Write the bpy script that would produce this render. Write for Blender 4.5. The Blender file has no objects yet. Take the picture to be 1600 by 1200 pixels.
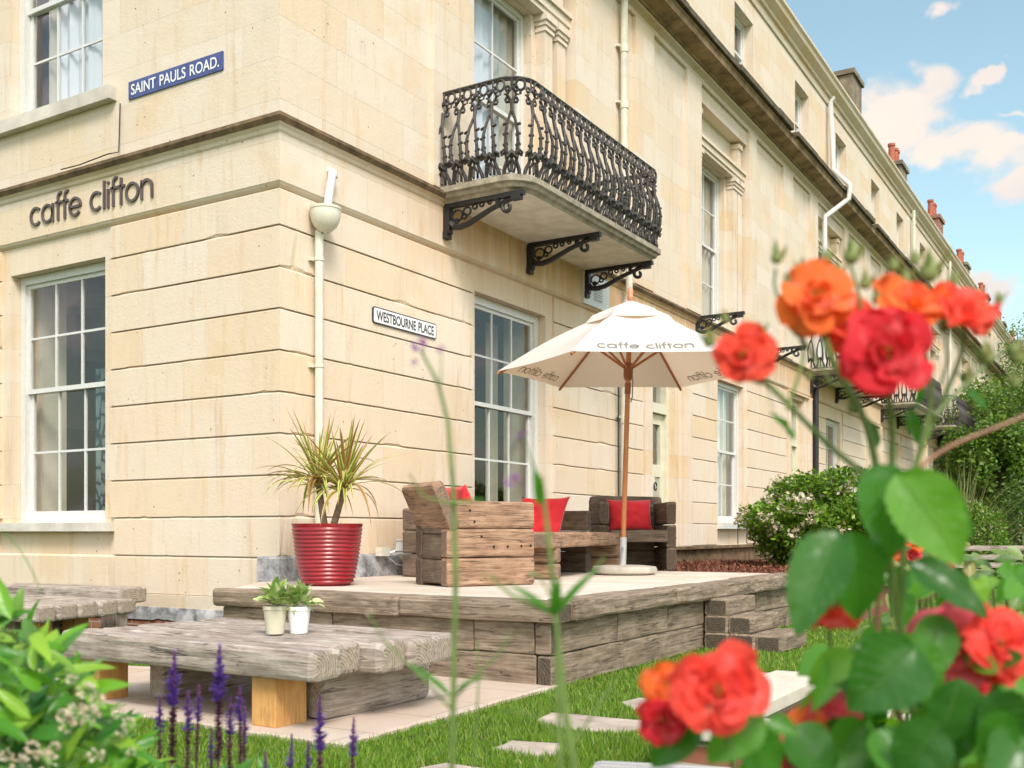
import bpy, math, random
import numpy as np
from mathutils import Vector, Matrix, noise, Euler
random.seed(7)
R = math.radians
# ---------------------------------------------------------------- camera
CAM = Vector((6.01, -6.27, .9)); YAW = R(31.2); F = 1627.0; HY = 831.0
cam = bpy.data.cameras.new('camera'); camo = bpy.data.objects.new('camera', cam)
bpy.context.scene.collection.objects.link(camo)
cam.sensor_width = 36; cam.lens = 36 * F / 1600
cam.shift_y = (HY - 600) / 1600
cam.clip_start = .05; cam.clip_end = 3000
camo.location = CAM; camo.rotation_euler = (R(90), 0, YAW)
cam.dof.use_dof = True; cam.dof.focus_distance = 8.6; cam.dof.aperture_fstop = 5.4
sc = bpy.context.scene; sc.camera = camo
# ---------------------------------------------------------------- light
SUN_EL, SUN_AZ = R(48), R(133)        # azimuth clockwise from +Y
w = bpy.data.worlds.new('World'); sc.world = w; w.use_nodes = True
nt = w.node_tree; N = nt.nodes; L = nt.links
for n in list(N): N.remove(n)
def nd(t, **k):
    n = N.new(t)
    for a, b in k.items():
        if a.startswith('i_'): n.inputs[int(a[2:])].default_value = b
        else: setattr(n, a, b)
    return n
def mth(op, a, b=None, c=None):
    n = N.new('ShaderNodeMath'); n.operation = op
    for i, v in enumerate((a, b, c)):
        if v is None: continue
        if isinstance(v, (int, float)): n.inputs[i].default_value = v
        else: L.new(v, n.inputs[i])
    return n.outputs[0]
sky = nd('ShaderNodeTexSky', sky_type='NISHITA', sun_disc=False, sun_elevation=SUN_EL, sun_rotation=SUN_AZ,
         air_density=1.0, dust_density=2.2, ozone_density=1.6, altitude=50)
tc = nd('ShaderNodeTexCoord'); sep = nd('ShaderNodeSeparateXYZ'); L.new(tc.outputs['Generated'], sep.inputs[0])
# camera-azimuth independent cloud field: project direction on a high plane
zz = mth('MAXIMUM', sep.outputs[2], .0)
# angular coordinates (azimuth, elevation)
az = mth('ARCTAN2', sep.outputs[0], sep.outputs[1])
el = mth('ARCSINE', sep.outputs[2])
comb = nd('ShaderNodeCombineXYZ'); L.new(az, comb.inputs[0]); L.new(mth('MULTIPLY', el, 1.35), comb.inputs[1])
n1 = nd('ShaderNodeTexNoise'); n1.inputs['Scale'].default_value = 7.5; n1.inputs['Detail'].default_value = 9; n1.inputs['Roughness'].default_value = .56; n1.inputs['Distortion'].default_value = .25
L.new(comb.outputs[0], n1.inputs['Vector'])
nw_ = nd('ShaderNodeTexNoise'); nw_.inputs['Scale'].default_value = 16; nw_.inputs['Detail'].default_value = 5; L.new(comb.outputs[0], nw_.inputs['Vector'])
sw = nd('ShaderNodeSeparateColor'); L.new(nw_.outputs['Color'], sw.inputs[0])
azw = mth('ADD', az, mth('MULTIPLY', mth('SUBTRACT', sw.outputs[0], .5), .085)); elw = mth('ADD', el, mth('MULTIPLY', mth('SUBTRACT', sw.outputs[1], .5), .06))
def blob(a0, e0, ra, re):
    da = mth('DIVIDE', mth('SUBTRACT', azw, a0), ra); de = mth('DIVIDE', mth('SUBTRACT', elw, e0), re)
    d = mth('SQRT', mth('ADD', mth('MULTIPLY', da, da), mth('MULTIPLY', de, de)))
    return mth('MAXIMUM', mth('SUBTRACT', 1.0, d), 0.0)
def pix_dir(px, py):
    v = Vector(((px - 800) / F, (HY - py) / F, -1))
    v = Matrix.Rotation(YAW, 3, 'Z') @ (Matrix.Rotation(R(90), 3, 'X') @ v); v.normalize()
    return math.atan2(v.x, v.y), math.asin(v.z)
cl = None
for (px, py, rx, ry) in ((1415, 185, 82, 95), (1440, 110, 48, 60), (1500, 232, 130, 46), (1395, 215, 70, 55), (1565, 235, 80, 40), (1545, 128, 50, 15), (1466, 14, 42, 20), (1590, 290, 60, 34), (1552, 448, 60, 38), (1590, 180, 60, 12)):
    a0, e0 = pix_dir(px, py); b = blob(a0, e0, rx / F * 1.0 * .95, ry / F)
    cl = b if cl is None else mth('MAXIMUM', cl, b)
# bright broken cloud added outside the framed patch to light the scene softly
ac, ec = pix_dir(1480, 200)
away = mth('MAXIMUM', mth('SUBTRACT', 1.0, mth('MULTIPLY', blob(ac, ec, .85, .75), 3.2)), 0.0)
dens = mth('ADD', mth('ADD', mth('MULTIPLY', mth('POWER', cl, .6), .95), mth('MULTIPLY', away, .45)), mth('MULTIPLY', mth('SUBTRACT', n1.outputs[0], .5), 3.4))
cm = nd('ShaderNodeMapRange', interpolation_type='SMOOTHSTEP'); L.new(dens, cm.inputs[0]); cm.inputs[1].default_value = .36; cm.inputs[2].default_value = .86
n2 = nd('ShaderNodeTexNoise'); n2.inputs['Scale'].default_value = 6; n2.inputs['Detail'].default_value = 6; L.new(comb.outputs[0], n2.inputs['Vector'])
cr = nd('ShaderNodeValToRGB'); L.new(n2.outputs[0], cr.inputs[0])
cr.color_ramp.elements[0].position = .3; cr.color_ramp.elements[0].color = (4.0, 3.75, 3.75, 1)
cr.color_ramp.elements[1].position = .62; cr.color_ramp.elements[1].color = (5.2, 4.55, 3.95, 1)
cb2 = nd('ShaderNodeMix', data_type='RGBA'); L.new(away, cb2.inputs[0]); L.new(cr.outputs[0], cb2.inputs[6]); cb2.inputs[7].default_value = (7.6, 7.0, 7.3, 1)  # added unseen cloud is brighter and more neutral, as soft lighting
tint = nd('ShaderNodeMix', data_type='RGBA', blend_type='MULTIPLY'); tint.inputs[0].default_value = 1
L.new(sky.outputs[0], tint.inputs[6]); tint.inputs[7].default_value = (1.50, 1.50, 1.14, 1)
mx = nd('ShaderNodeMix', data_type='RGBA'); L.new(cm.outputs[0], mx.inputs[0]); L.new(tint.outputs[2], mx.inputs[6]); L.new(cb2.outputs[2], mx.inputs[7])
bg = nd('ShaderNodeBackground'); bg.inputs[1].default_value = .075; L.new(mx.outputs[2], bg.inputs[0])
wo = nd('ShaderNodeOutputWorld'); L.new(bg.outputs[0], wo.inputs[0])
sl = bpy.data.lights.new('sun', 'SUN'); sl.energy = 1.15; sl.angle = R(18); sl.color = (1, .93, .91)
so = bpy.data.objects.new('sun', sl); sc.collection.objects.link(so)
sd = Vector((math.sin(SUN_AZ) * math.cos(SUN_EL), math.cos(SUN_AZ) * math.cos(SUN_EL), math.sin(SUN_EL)))
so.rotation_euler = sd.to_track_quat('Z', 'Y').to_euler()
sc.view_settings.view_transform = 'Standard'; sc.view_settings.look = 'None'; sc.view_settings.gamma = 1
sc.view_settings.exposure = 1.48
sc.cycles.max_bounces = 8; sc.cycles.transparent_max_bounces = 24; sc.cycles.use_denoising = True
sc.cycles.caustics_reflective = False; sc.cycles.caustics_refractive = False; sc.cycles.sample_clamp_indirect = 6

# ---------------------------------------------------------------- helpers
COL = sc.collection
CR = Vector((math.cos(YAW), math.sin(YAW), 0)); CF = Vector((-math.sin(YAW), math.cos(YAW), 0)); UP = Vector((0, 0, 1))
def at(px, py, dist): return CAM + dist * (CF + CR * ((px - 800) / F) + UP * ((HY - py) / F))
def at_y(px, py, y): d = at(px, py, 1) - CAM; return CAM + d * ((y - CAM.y) / d.y)

class MB:
    def __init__(s): s.v = []; s.f = []; s.uv = []; s.m = []
    def face(s, idx, uv=None, m=0):
        s.f.append(tuple(idx)); s.uv.append(uv if uv else [(0, 0)] * len(idx)); s.m.append(m)
    def quad(s, a, b, c, d, m=0, uv=None):
        n = len(s.v); s.v += [tuple(a), tuple(b), tuple(c), tuple(d)]; s.face((n, n+1, n+2, n+3), uv, m)
    def box(s, lo, hi, m=0, T=None):
        x0, y0, z0 = lo; x1, y1, z1 = hi
        P = [(x0,y0,z0),(x1,y0,z0),(x1,y1,z0),(x0,y1,z0),(x0,y0,z1),(x1,y0,z1),(x1,y1,z1),(x0,y1,z1)]
        if T: P = [tuple(T(*p)) for p in P]
        n = len(s.v); s.v += P
        for q in ((0,3,2,1),(4,5,6,7),(0,1,5,4),(1,2,6,5),(2,3,7,6),(3,0,4,7)): s.face([n+i for i in q], None, m)
    def tube(s, pts, r, seg=8, m=0, cap=True, closed=False):
        pts = [Vector(p) for p in pts]; n0 = len(s.v); k = len(pts)
        rr = r if isinstance(r, (list, tuple)) else [r] * k
        ref = None
        for i, p in enumerate(pts):
            if closed: t = pts[(i+1) % k] - pts[i-1]
            else: t = pts[min(i+1, k-1)] - pts[max(i-1, 0)]
            t.normalize()
            if ref is None: ref = Vector((0,0,1)) if abs(t.z) < .9 else Vector((1,0,0))
            a = t.cross(ref); 
            if a.length < 1e-5: a = t.orthogonal()
            a.normalize(); b = a.cross(t); b.normalize(); ref = b if abs(t.dot(b)) < .9 else ref
            for j in range(seg):
                q = 2 * math.pi * j / seg
                s.v.append(tuple(p + (a * math.cos(q) + b * math.sin(q)) * rr[i]))
        for i in range(k if closed else k - 1):
            i2 = (i + 1) % k
            for j in range(seg):
                j2 = (j + 1) % seg
                s.face((n0+i*seg+j, n0+i*seg+j2, n0+i2*seg+j2, n0+i2*seg+j), None, m)
        if cap and not closed:
            s.face([n0+j for j in range(seg)][::-1], None, m); s.face([n0+(k-1)*seg+j for j in range(seg)], None, m)
    def lathe(s, prof, c=(0,0,0), seg=32, m=0, jit=0):
        n0 = len(s.v)
        for (r, z) in prof:
            for j in range(seg):
                q = 2*math.pi*j/seg; s.v.append((c[0]+r*math.cos(q), c[1]+r*math.sin(q), c[2]+z))
        for i in range(len(prof)-1):
            for j in range(seg):
                j2 = (j+1) % seg; s.face((n0+i*seg+j, n0+i*seg+j2, n0+(i+1)*seg+j2, n0+(i+1)*seg+j), None, m)
    def build(s, name, mats, parent=None, smooth=False, fixn=False, loc=None):
        me = bpy.data.meshes.new(name); me.from_pydata(s.v, [], s.f)
        if not isinstance(mats, (list, tuple)): mats = [mats]
        for mt in mats: me.materials.append(mt)
        if any(s.m): me.polygons.foreach_set('material_index', s.m)
        if any(u != [(0,0)]*len(u) for u in s.uv[:50]) or any(len(u) and u[0] != (0,0) for u in s.uv[-50:]):
            ul = me.uv_layers.new(name='UVMap'); fl = [c for u in s.uv for q in u for c in q]; ul.data.foreach_set('uv', fl)
        if smooth: me.polygons.foreach_set('use_smooth', [True]*len(s.f))
        me.validate(); me.update()
        if smooth and len(s.f) < 20000: me.set_sharp_from_angle(angle=R(42))
        if fixn:
            import bmesh
            b = bmesh.new(); b.from_mesh(me); bmesh.ops.remove_doubles(b, verts=b.verts, dist=1e-5); bmesh.ops.recalc_face_normals(b, faces=b.faces); b.to_mesh(me); b.free()
        o = bpy.data.objects.new(name, me); COL.objects.link(o)
        if parent: o.parent = parent
        if loc: o.location = loc
        return o
def tag(o, label=None, cat=None, group=None, kind=None):
    if label: o['label'] = label
    if cat: o['category'] = cat
    if group: o['group'] = group
    if kind: o['kind'] = kind
    return o
def thing(name, label, cat, loc=(0,0,0), rz=0, group=None):
    o = bpy.data.objects.new(name, None); COL.objects.link(o); o.location = loc; o.rotation_euler = (0,0,rz); o.empty_display_size = .1
    return tag(o, label, cat, group)
KIDS = {}
def kids(o): return [c for c in COL.objects if c.parent == o]
def copy_tree(o, parent=None, label=None):
    c = o.copy(); COL.objects.link(c); c.parent = parent
    for ch in kids(o): copy_tree(ch, c)
    if label: c['label'] = label
    return c

# ---------------------------------------------------------------- materials
class M:
    def __init__(s, name):
        s.mat = bpy.data.materials.new(name); s.mat.use_nodes = True; s.t = s.mat.node_tree
        s.p = s.t.nodes['Principled BSDF']; s.out = s.t.nodes['Material Output']
    def n(s, typ, ins=None, **k):
        x = s.t.nodes.new(typ)
        for a, b in k.items(): setattr(x, a, b)
        for a, b in (ins or {}).items():
            if hasattr(b, 'is_linked') or isinstance(b, bpy.types.NodeSocket): s.t.links.new(b, x.inputs[a])
            else: x.inputs[a].default_value = b
        return x
    def ln(s, a, b): s.t.links.new(a, b)
    def math(s, op, a, b=0.0, c=None):
        d = {0: a, 1: b}
        if c is not None: d[2] = c
        return s.n('ShaderNodeMath', d, operation=op).outputs[0]
    def mix(s, f, a, b, blend='MIX'):
        return s.n('ShaderNodeMix', {0: f, 6: a, 7: b}, data_type='RGBA', blend_type=blend).outputs[2]
    def ramp(s, f, stops):
        r = s.n('ShaderNodeValToRGB', {0: f}); e = r.color_ramp.elements
        while len(e) < len(stops): e.new(.5)
        for q, (p, c) in zip(e, stops): q.position = p; q.color = c if len(c) == 4 else (*c, 1)
        return r.outputs[0]
    def noise(s, vec, scale, detail=4, rough=.55, dist=0, out=0):
        return s.n('ShaderNodeTexNoise', {'Vector': vec, 'Scale': scale, 'Detail': detail, 'Roughness': rough, 'Distortion': dist}).outputs[out]
    def mapr(s, v, a, b, c=0.0, d=1.0): return s.n('ShaderNodeMapRange', {0: v, 1: a, 2: b, 3: c, 4: d}, interpolation_type='SMOOTHSTEP').outputs[0]
    def scale(s, vec, sx, sy, sz, off=None):
        return s.n('ShaderNodeMapping', {0: vec, 3: (sx, sy, sz), 1: off or (0,0,0)}).outputs[0]
    def pos(s): return s.n('ShaderNodeNewGeometry').outputs['Position']
    def base(s, c, rough=.7): 
        if isinstance(c, tuple): s.p.inputs['Base Color'].default_value = (*c[:3], 1)
        else: s.ln(c, s.p.inputs['Base Color'])
        if isinstance(rough, (int, float)): s.p.inputs['Roughness'].default_value = rough
        else: s.ln(rough, s.p.inputs['Roughness'])
    def bump(s, h, strength=.3, dist=.01):
        b = s.n('ShaderNodeBump', {'Height': h, 'Strength': strength, 'Distance': dist}); s.ln(b.outputs[0], s.p.inputs['Normal'])
def simple(name, c, rough=.6, metal=0, var=.12, sc_=8, bump=0, spec=None):
    m = M(name); ps = m.n('ShaderNodeTexCoord').outputs['Object']
    nz = m.noise(ps, sc_, 5, .6)
    c2 = tuple(x * (1 - var * 1.6) for x in c); c1 = tuple(min(1, x * (1 + var)) for x in c)
    m.base(m.ramp(nz, [(.3, c2), (.7, c1)]), rough); m.p.inputs['Metallic'].default_value = metal
    if bump: m.bump(m.noise(ps, sc_ * 8, 4), bump, .004)
    return m.mat

def stone(name, rustic=True, tone=(.69, .55, .41), light=(.72, .635, .55), ochre=(.66, .45, .23), stain=1.0):
    m = M(name); p = m.pos(); s = m.n('ShaderNodeSeparateXYZ', {0: p}).outputs
    a = m.math('ADD', s[0], s[1]); wv = m.math('MULTIPLY', m.noise(p, .6, 2), .03)
    v = m.n('ShaderNodeCombineXYZ', {0: a, 1: m.math('SUBTRACT', s[2], .692), 2: 0.0}).outputs[0]
    br = m.n('ShaderNodeTexBrick', {'Vector': v, 'Color1': (0,0,0,1), 'Color2': (1,1,1,1), 'Mortar': (.5,.5,.5,1), 'Scale': 1.0, 'Mortar Size': .0016, 'Mortar Smooth': .6, 'Bias': 0.0, 'Brick Width': .83, 'Row Height': .34}, offset=.37, squash=1.35, squash_frequency=3)
    n1 = m.noise(p, .9, 4, .6); n2 = m.noise(p, 7, 7, .7)
    vert = m.noise(m.scale(p, 7, 7, .8), 1.2, 5, .65)
    c = m.ramp(br.outputs['Color'], [(.0, tone), (.35, (.69,.595,.49)), (.55, light), (.8, (.68,.56,.42)), (1.0, (.68,.51,.31))])
    c = m.mix(.42, c, m.ramp(n1, [(.3, tone), (.7, light)]))
    c = m.mix(m.math('MULTIPLY', m.mapr(n1, .52, .72), .5), c, (*ochre, 1))
    c = m.mix(m.math('MULTIPLY', m.mapr(vert, .54, .72), .55 * stain), c, (.60,.40,.20,1))
    c = m.mix(m.math('MULTIPLY', m.mapr(vert, .40, .28), .3), c, (.80,.74,.64,1))
    # damp ochre stain below the string course and under sills
    band = m.math('MULTIPLY', m.mapr(s[2], 3.3, 4.1), m.mapr(s[2], 4.4, 4.2))
    wide = m.mapr(s[1], .4, 3.2)
    c = m.mix(m.math('MULTIPLY', m.math('MULTIPLY', band, wide), m.mapr(vert, .3, .6, .3, .95 * stain)), c, (.56,.33,.14,1))
    soot = m.math('MULTIPLY', m.mapr(m.noise(m.scale(p, 3.2, 3.2, .35), 2.4, 6, .7), .54, .74), m.mapr(m.noise(p, .55, 3), .42, .62))
    c = m.mix(m.math('MULTIPLY', soot, .55), c, (.36,.28,.20,1))
    c = m.mix(m.math('MULTIPLY', m.mapr(n2, .60, .76), .34), c, (.42,.32,.21,1))
    # small dark pits
    vo = m.n('ShaderNodeTexVoronoi', {'Vector': p, 'Scale': 9.0, 'Randomness': 1.0}).outputs[0]
    pit = m.math('MULTIPLY', m.mapr(vo, .10, .05), m.mapr(m.noise(p, 2.2, 2), .46, .6))
    c = m.mix(m.math('MULTIPLY', pit, .75), c, (.16,.11,.07,1))
    vj = m.math('MULTIPLY', br.outputs['Fac'], .42)
    c = m.mix(vj, c, (.30,.22,.13,1))
    m.base(c, .85); m.p.inputs['Specular IOR Level'].default_value = .2
    h = m.math('ADD', m.math('MULTIPLY', n2, .6), m.math('ADD', m.math('MULTIPLY', m.noise(p, 45, 4, .6), .35), m.math('MULTIPLY', m.math('ADD', br.outputs['Fac'], pit), -.35)))
    m.bump(h, .6, .014)
    return m.mat
ST = stone('bath_stone')
ST2 = stone('bath_stone_smooth', tone=(.67,.555,.44), light=(.72,.645,.57), stain=.8)
def weathered(name, c1=(.10,.08,.05), c2=(.33,.26,.17), s_=6):
    m = M(name); p = m.pos(); a = m.noise(p, s_, 6, .65); b = m.noise(m.scale(p, 1, 1, 4), 20, 4)
    m.base(m.mix(m.math('MULTIPLY', b, .4), m.ramp(a, [(.35, c1), (.66, c2)]), (.2,.15,.09,1)), .9); m.bump(a, .5, .02); return m.mat
CORN = weathered('weathered_moulding', (.05,.03,.014), (.24,.155,.08))
CORN3 = weathered('stained_cornice', (.12,.075,.035), (.42,.29,.165), 3)
CORN2 = weathered('mossy_coping', (.03,.026,.02), (.12,.10,.065))
SLABT = weathered('balcony_slab_edge', (.22,.20,.16), (.46,.42,.34), 9)
SOF = simple('slab_soffit', (.86,.80,.72), .9, var=.12, sc_=5, bump=.3)
LEAD = weathered('painted_render_base', (.10,.115,.15), (.60,.61,.64), 7)
WHITE = simple('white_paint', (.66,.66,.65), .35, var=.04, sc_=20, bump=.1)
SILL = simple('painted_stone_sill', (.60,.56,.50), .8, var=.14, sc_=4, bump=.4)
PIPEW = simple('cream_painted_iron', (.66,.65,.55), .35, var=.08, sc_=6)
IRON = simple('black_iron', (.02,.019,.022), .42, var=.5, sc_=60, bump=.5)
IRONR = simple('worn_black_iron', (.055,.048,.045), .5, var=.6, sc_=45, bump=.8)
BRK = None
def brick(name='red_brick'):
    m = M(name); tc = m.pos(); s = m.n('ShaderNodeSeparateXYZ', {0: tc}).outputs
    v = m.n('ShaderNodeCombineXYZ', {0: m.math('ADD', s[0], s[1]), 1: s[2]}).outputs[0]
    b = m.n('ShaderNodeTexBrick', {'Vector': v, 'Color1': (.20,.055,.035,1), 'Color2': (.36,.13,.08,1), 'Mortar': (.42,.36,.29,1), 'Scale': 1.0, 'Mortar Size': .006, 'Brick Width': .225, 'Row Height': .072})
    n = m.noise(tc, 12, 5); m.base(m.mix(m.math('MULTIPLY', m.mapr(n, .45, .7), .5), b.outputs['Color'], (.34,.24,.17,1)), .9)
    m.bump(m.math('ADD', m.math('MULTIPLY', b.outputs['Fac'], -1), m.math('MULTIPLY', n, .5)), .6, .006); return m.mat
BRK = brick()
def wood(name, dark, mid, light, grain=1.0, crack=.7, rough=.82):
    m = M(name); uv = m.n('ShaderNodeUVMap').outputs[0]
    g = m.noise(m.scale(uv, 3.2, 60, 1), 1.0, 7, .72, .5)
    g2 = m.noise(m.scale(uv, 4.5, 11, 1), 1.0, 5, .6, .8)
    f = m.noise(m.scale(uv, 6, 240, 1), 1.0, 4, .7)
    c = m.ramp(m.math('ADD', m.math('MULTIPLY', g, .6), m.math('MULTIPLY', g2, .4)), [(.33, dark), (.5, mid), (.66, light)])
    c = m.mix(m.mapr(f, .35, .65, .0, .35 * grain), c, (*dark, 1))
    c = m.mix(m.mapr(m.noise(m.pos(), 3.5, 5, .65), .42, .68, 0, .55), c, m.mix(.5, c, (*dark, 1)))
    ck = m.noise(m.scale(uv, .9, 21, 1, (3.3, 1.7, 0)), 1.0, 3, .6, 1.6)
    k = m.math('MULTIPLY', m.mapr(m.math('ABSOLUTE', m.math('SUBTRACT', ck, .5)), .022, .006), m.mapr(m.noise(uv, 3.1, 2), .42, .53))
    c = m.mix(m.math('MULTIPLY', k, crack), c, (.025,.018,.012,1))
    m.base(c, rough)
    m.bump(m.math('SUBTRACT', m.math('ADD', m.math('MULTIPLY', f, .35), m.math('MULTIPLY', g, .6)), m.math('MULTIPLY', k, 1.0)), .55, .006)
    return m.mat
def endgrain(name, dark, light):
    m = M(name); uv = m.n('ShaderNodeUVMap').outputs[0]
    w_ = m.n('ShaderNodeTexWave', {'Vector': uv, 'Scale': 14.0, 'Distortion': 3.0, 'Detail': 3.0, 'Detail Scale': 1.4}, wave_type='RINGS', rings_direction='Z').outputs['Color']
    v = m.n('ShaderNodeTexVoronoi', {'Vector': m.n('ShaderNodeVectorMath', {0: uv, 1: m.noise(uv, 9, 3, .6, 0, 1)}, operation='ADD').outputs[0], 'Scale': 9.0}, feature='DISTANCE_TO_EDGE').outputs[0]
    c = m.mix(m.mapr(v, .02, .0, 0, .8), m.ramp(m.math('ADD', m.math('MULTIPLY', w_, .2), m.math('MULTIPLY', m.noise(uv, 22, 6, .7), .8)), [(.3, dark), (.75, light)]), (.03,.02,.015,1))
    m.base(c, .9); m.bump(m.math('ADD', m.math('MULTIPLY', w_, .4), m.noise(uv, 60, 4)), .5, .005); return m.mat
SLP = [wood('sleeper_grey', (.14,.10,.08), (.43,.36,.31), (.66,.60,.56)), endgrain('sleeper_end', (.20,.15,.11), (.52,.44,.36))]
DCK = [wood('deck_sleeper', (.07,.05,.032), (.30,.225,.16), (.50,.41,.32)), endgrain('deck_sleeper_end', (.04,.03,.02), (.15,.115,.085))]
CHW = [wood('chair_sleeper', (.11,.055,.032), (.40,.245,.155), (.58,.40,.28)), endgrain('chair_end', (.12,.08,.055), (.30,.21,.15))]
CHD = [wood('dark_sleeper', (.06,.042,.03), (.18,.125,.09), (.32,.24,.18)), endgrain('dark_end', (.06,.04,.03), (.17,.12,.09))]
NEWW = [wood('fresh_oak', (.42,.19,.055), (.66,.36,.12), (.76,.46,.19), .6, .3, .6), endgrain('fresh_end', (.5,.26,.1), (.7,.42,.18))]
POLE = wood('umbrella_pole', (.30,.10,.035), (.48,.18,.06), (.58,.25,.09), .4, .0, .4)

def glass(name, tint=(.80,.83,.84), boost=.03):
    m = M(name); t = m.t; t.nodes.remove(m.p)
    gg = m.n('ShaderNodeNewGeometry').outputs; dt = m.n('ShaderNodeVectorMath', {0: gg['Incoming'], 1: gg['Normal']}, operation='DOT_PRODUCT').outputs['Value']
    fr = m.math('ADD', m.math('MULTIPLY', m.math('POWER', m.math('SUBTRACT', 1.0, m.math('ABSOLUTE', dt)), 5.0), .92), .05)
    b = m.n('ShaderNodeBump', {'Height': m.noise(m.pos(), 1.6, 2), 'Strength': .12, 'Distance': .02}).outputs[0]
    g = m.n('ShaderNodeBsdfGlossy', {'Roughness': .015, 'Color': (.95,.97,1,1), 'Normal': b}).outputs[0]
    tr = m.n('ShaderNodeBsdfTransparent', {'Color': (*tint, 1)}).outputs[0]
    f = m.math('ADD', m.math('MULTIPLY', fr, 1.0), boost)
    mixs = m.n('ShaderNodeMixShader', {0: f, 1: tr, 2: g}).outputs[0]; m.ln(mixs, m.out.inputs[0]); return m.mat
GLS = glass('window_glass', (.93,.94,.93)); GLSU = glass('upper_window_glass', (.93,.95,.96), boost=.08)
def curtain_mat(name, c):
    m = M(name); m.base(c, .9); tl = m.n('ShaderNodeBsdfTranslucent', {'Color': (*c, 1)}).outputs[0]
    mx_ = m.n('ShaderNodeMixShader', {0: .2, 1: m.p.outputs[0], 2: tl}).outputs[0]; m.ln(mx_, m.out.inputs[0]); return m.mat
CURT = curtain_mat('net_curtain', (.86,.89,.95)); CURB = curtain_mat('cream_curtain', (.62,.60,.50))
m = M('patterned_curtain'); p = m.pos(); s_ = m.n('ShaderNodeSeparateXYZ', {0: p}).outputs
wv = m.n('ShaderNodeTexVoronoi', {'Vector': m.scale(p, 9, 9, 6), 'Scale': 1.0}, feature='DISTANCE_TO_EDGE').outputs[0]
m.base(m.ramp(wv, [(.04, (.02,.03,.05)), (.12, (.16,.24,.27)), (.5, (.30,.36,.34))]), .9); PATC = m.mat
INT_D = simple('interior_dark', (.10,.085,.07), .9, sc_=2); INT_W = simple('interior_wall', (.26,.225,.17), .9, sc_=2); INT_C = simple('interior_cream', (.62,.58,.46), .7, sc_=3)

# ---------------------------------------------------------------- beams
def beam(mb, o, l, wd, length, w_, h, r=.018, amp=.004, seed=0, bend=0, fine=1):
    """o = centre of the start end face; l = length dir, wd = width dir"""
    o = Vector(o); l = Vector(l).normalized(); wd = Vector(wd).normalized(); hd = l.cross(wd)
    if hd.z < 0: hd = -hd
    prof = []
    hw, hh = w_/2, h/2
    for (cx, cy, a0) in ((hw-r, hh-r, 0), (-hw+r, hh-r, 90), (-hw+r, -hh+r, 180), (hw-r, -hh+r, 270)):
        for k in range(3):
            q = R(a0 + 45*k); prof.append((cx + r*math.cos(q), cy + r*math.sin(q)))
        # subdivide the flat edge after the corner
        q = R(a0+90); sx, sy = cx + r*math.cos(q), cy + r*math.sin(q)
        nx, ny = {0: (-hw+r, hh), 90: (-hw, -hh+r), 180: (hw-r, -hh), 270: (hw, hh-r)}[a0]
        for t in (.25, .5, .75): prof.append((sx+(nx-sx)*t, sy+(ny-sy)*t))
    n = max(3, int(length/(.07*fine))); npf = len(prof); n0 = len(mb.v)
    per = [0]
    for i in range(npf): per.append(per[-1] + math.dist(prof[i], prof[(i+1) % npf]))
    sv = (seed*1.618) % 7
    st = [0, r*.25, r] + [r + (length-2*r)*i/n for i in range(1, n)] + [length-r, length-r*.25, length]
    sk = [1-r*1.4/max(hw,hh)*.9, 1-r*.35/max(hw,hh), 1] + [1]*(n-1) + [1, 1-r*.35/max(hw,hh), 1-r*1.4/max(hw,hh)*.9]
    for i, t in enumerate(st):
        for (a, b) in prof:
            ns = noise.noise(Vector((t*1.3+sv*9, a*5+sv, b*5-sv)))*amp*2.2 + noise.noise(Vector((t*3+sv*5, a*38+sv*3, b*38)))*amp
            k = sk[i]; dd = math.hypot(a, b) or 1
            if i < 2 or i > len(st)-3: ns *= .45
            a2 = a*k*(1) + a/dd*ns; b2 = b*k + b/dd*ns + bend*math.sin(math.pi*t/length)
            mb.v.append(tuple(o + l*t + wd*a2 + hd*b2))
    for i in range(len(st)-1):
        for j in range(npf):
            j2 = (j+1) % npf
            u0, u1, v0, v1 = st[i]+sv, st[i+1]+sv, per[j]+sv*3.1, per[j+1]+sv*3.1
            mb.face((n0+i*npf+j, n0+i*npf+j2, n0+(i+1)*npf+j2, n0+(i+1)*npf+j), [(u0,v0),(u0,v1),(u1,v1),(u1,v0)], 0)
    for e, base in ((0, n0), (1, n0+(len(st)-1)*npf)):
        idx = [base+j for j in range(npf)]; uv = [(prof[j][0]+((sv*3.7) % 1-.5)*.22, prof[j][1]+((sv*5.3) % 1)*.15-.02) for j in range(npf)]
        if e == 0: idx = idx[::-1]; uv = uv[::-1]
        mb.face(idx, uv, 1)
def sleeper(name, mats, parent, *a, **k):
    mb = MB(); beam(mb, *a, **k); return mb.build(name, mats, parent, smooth=False)

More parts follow.
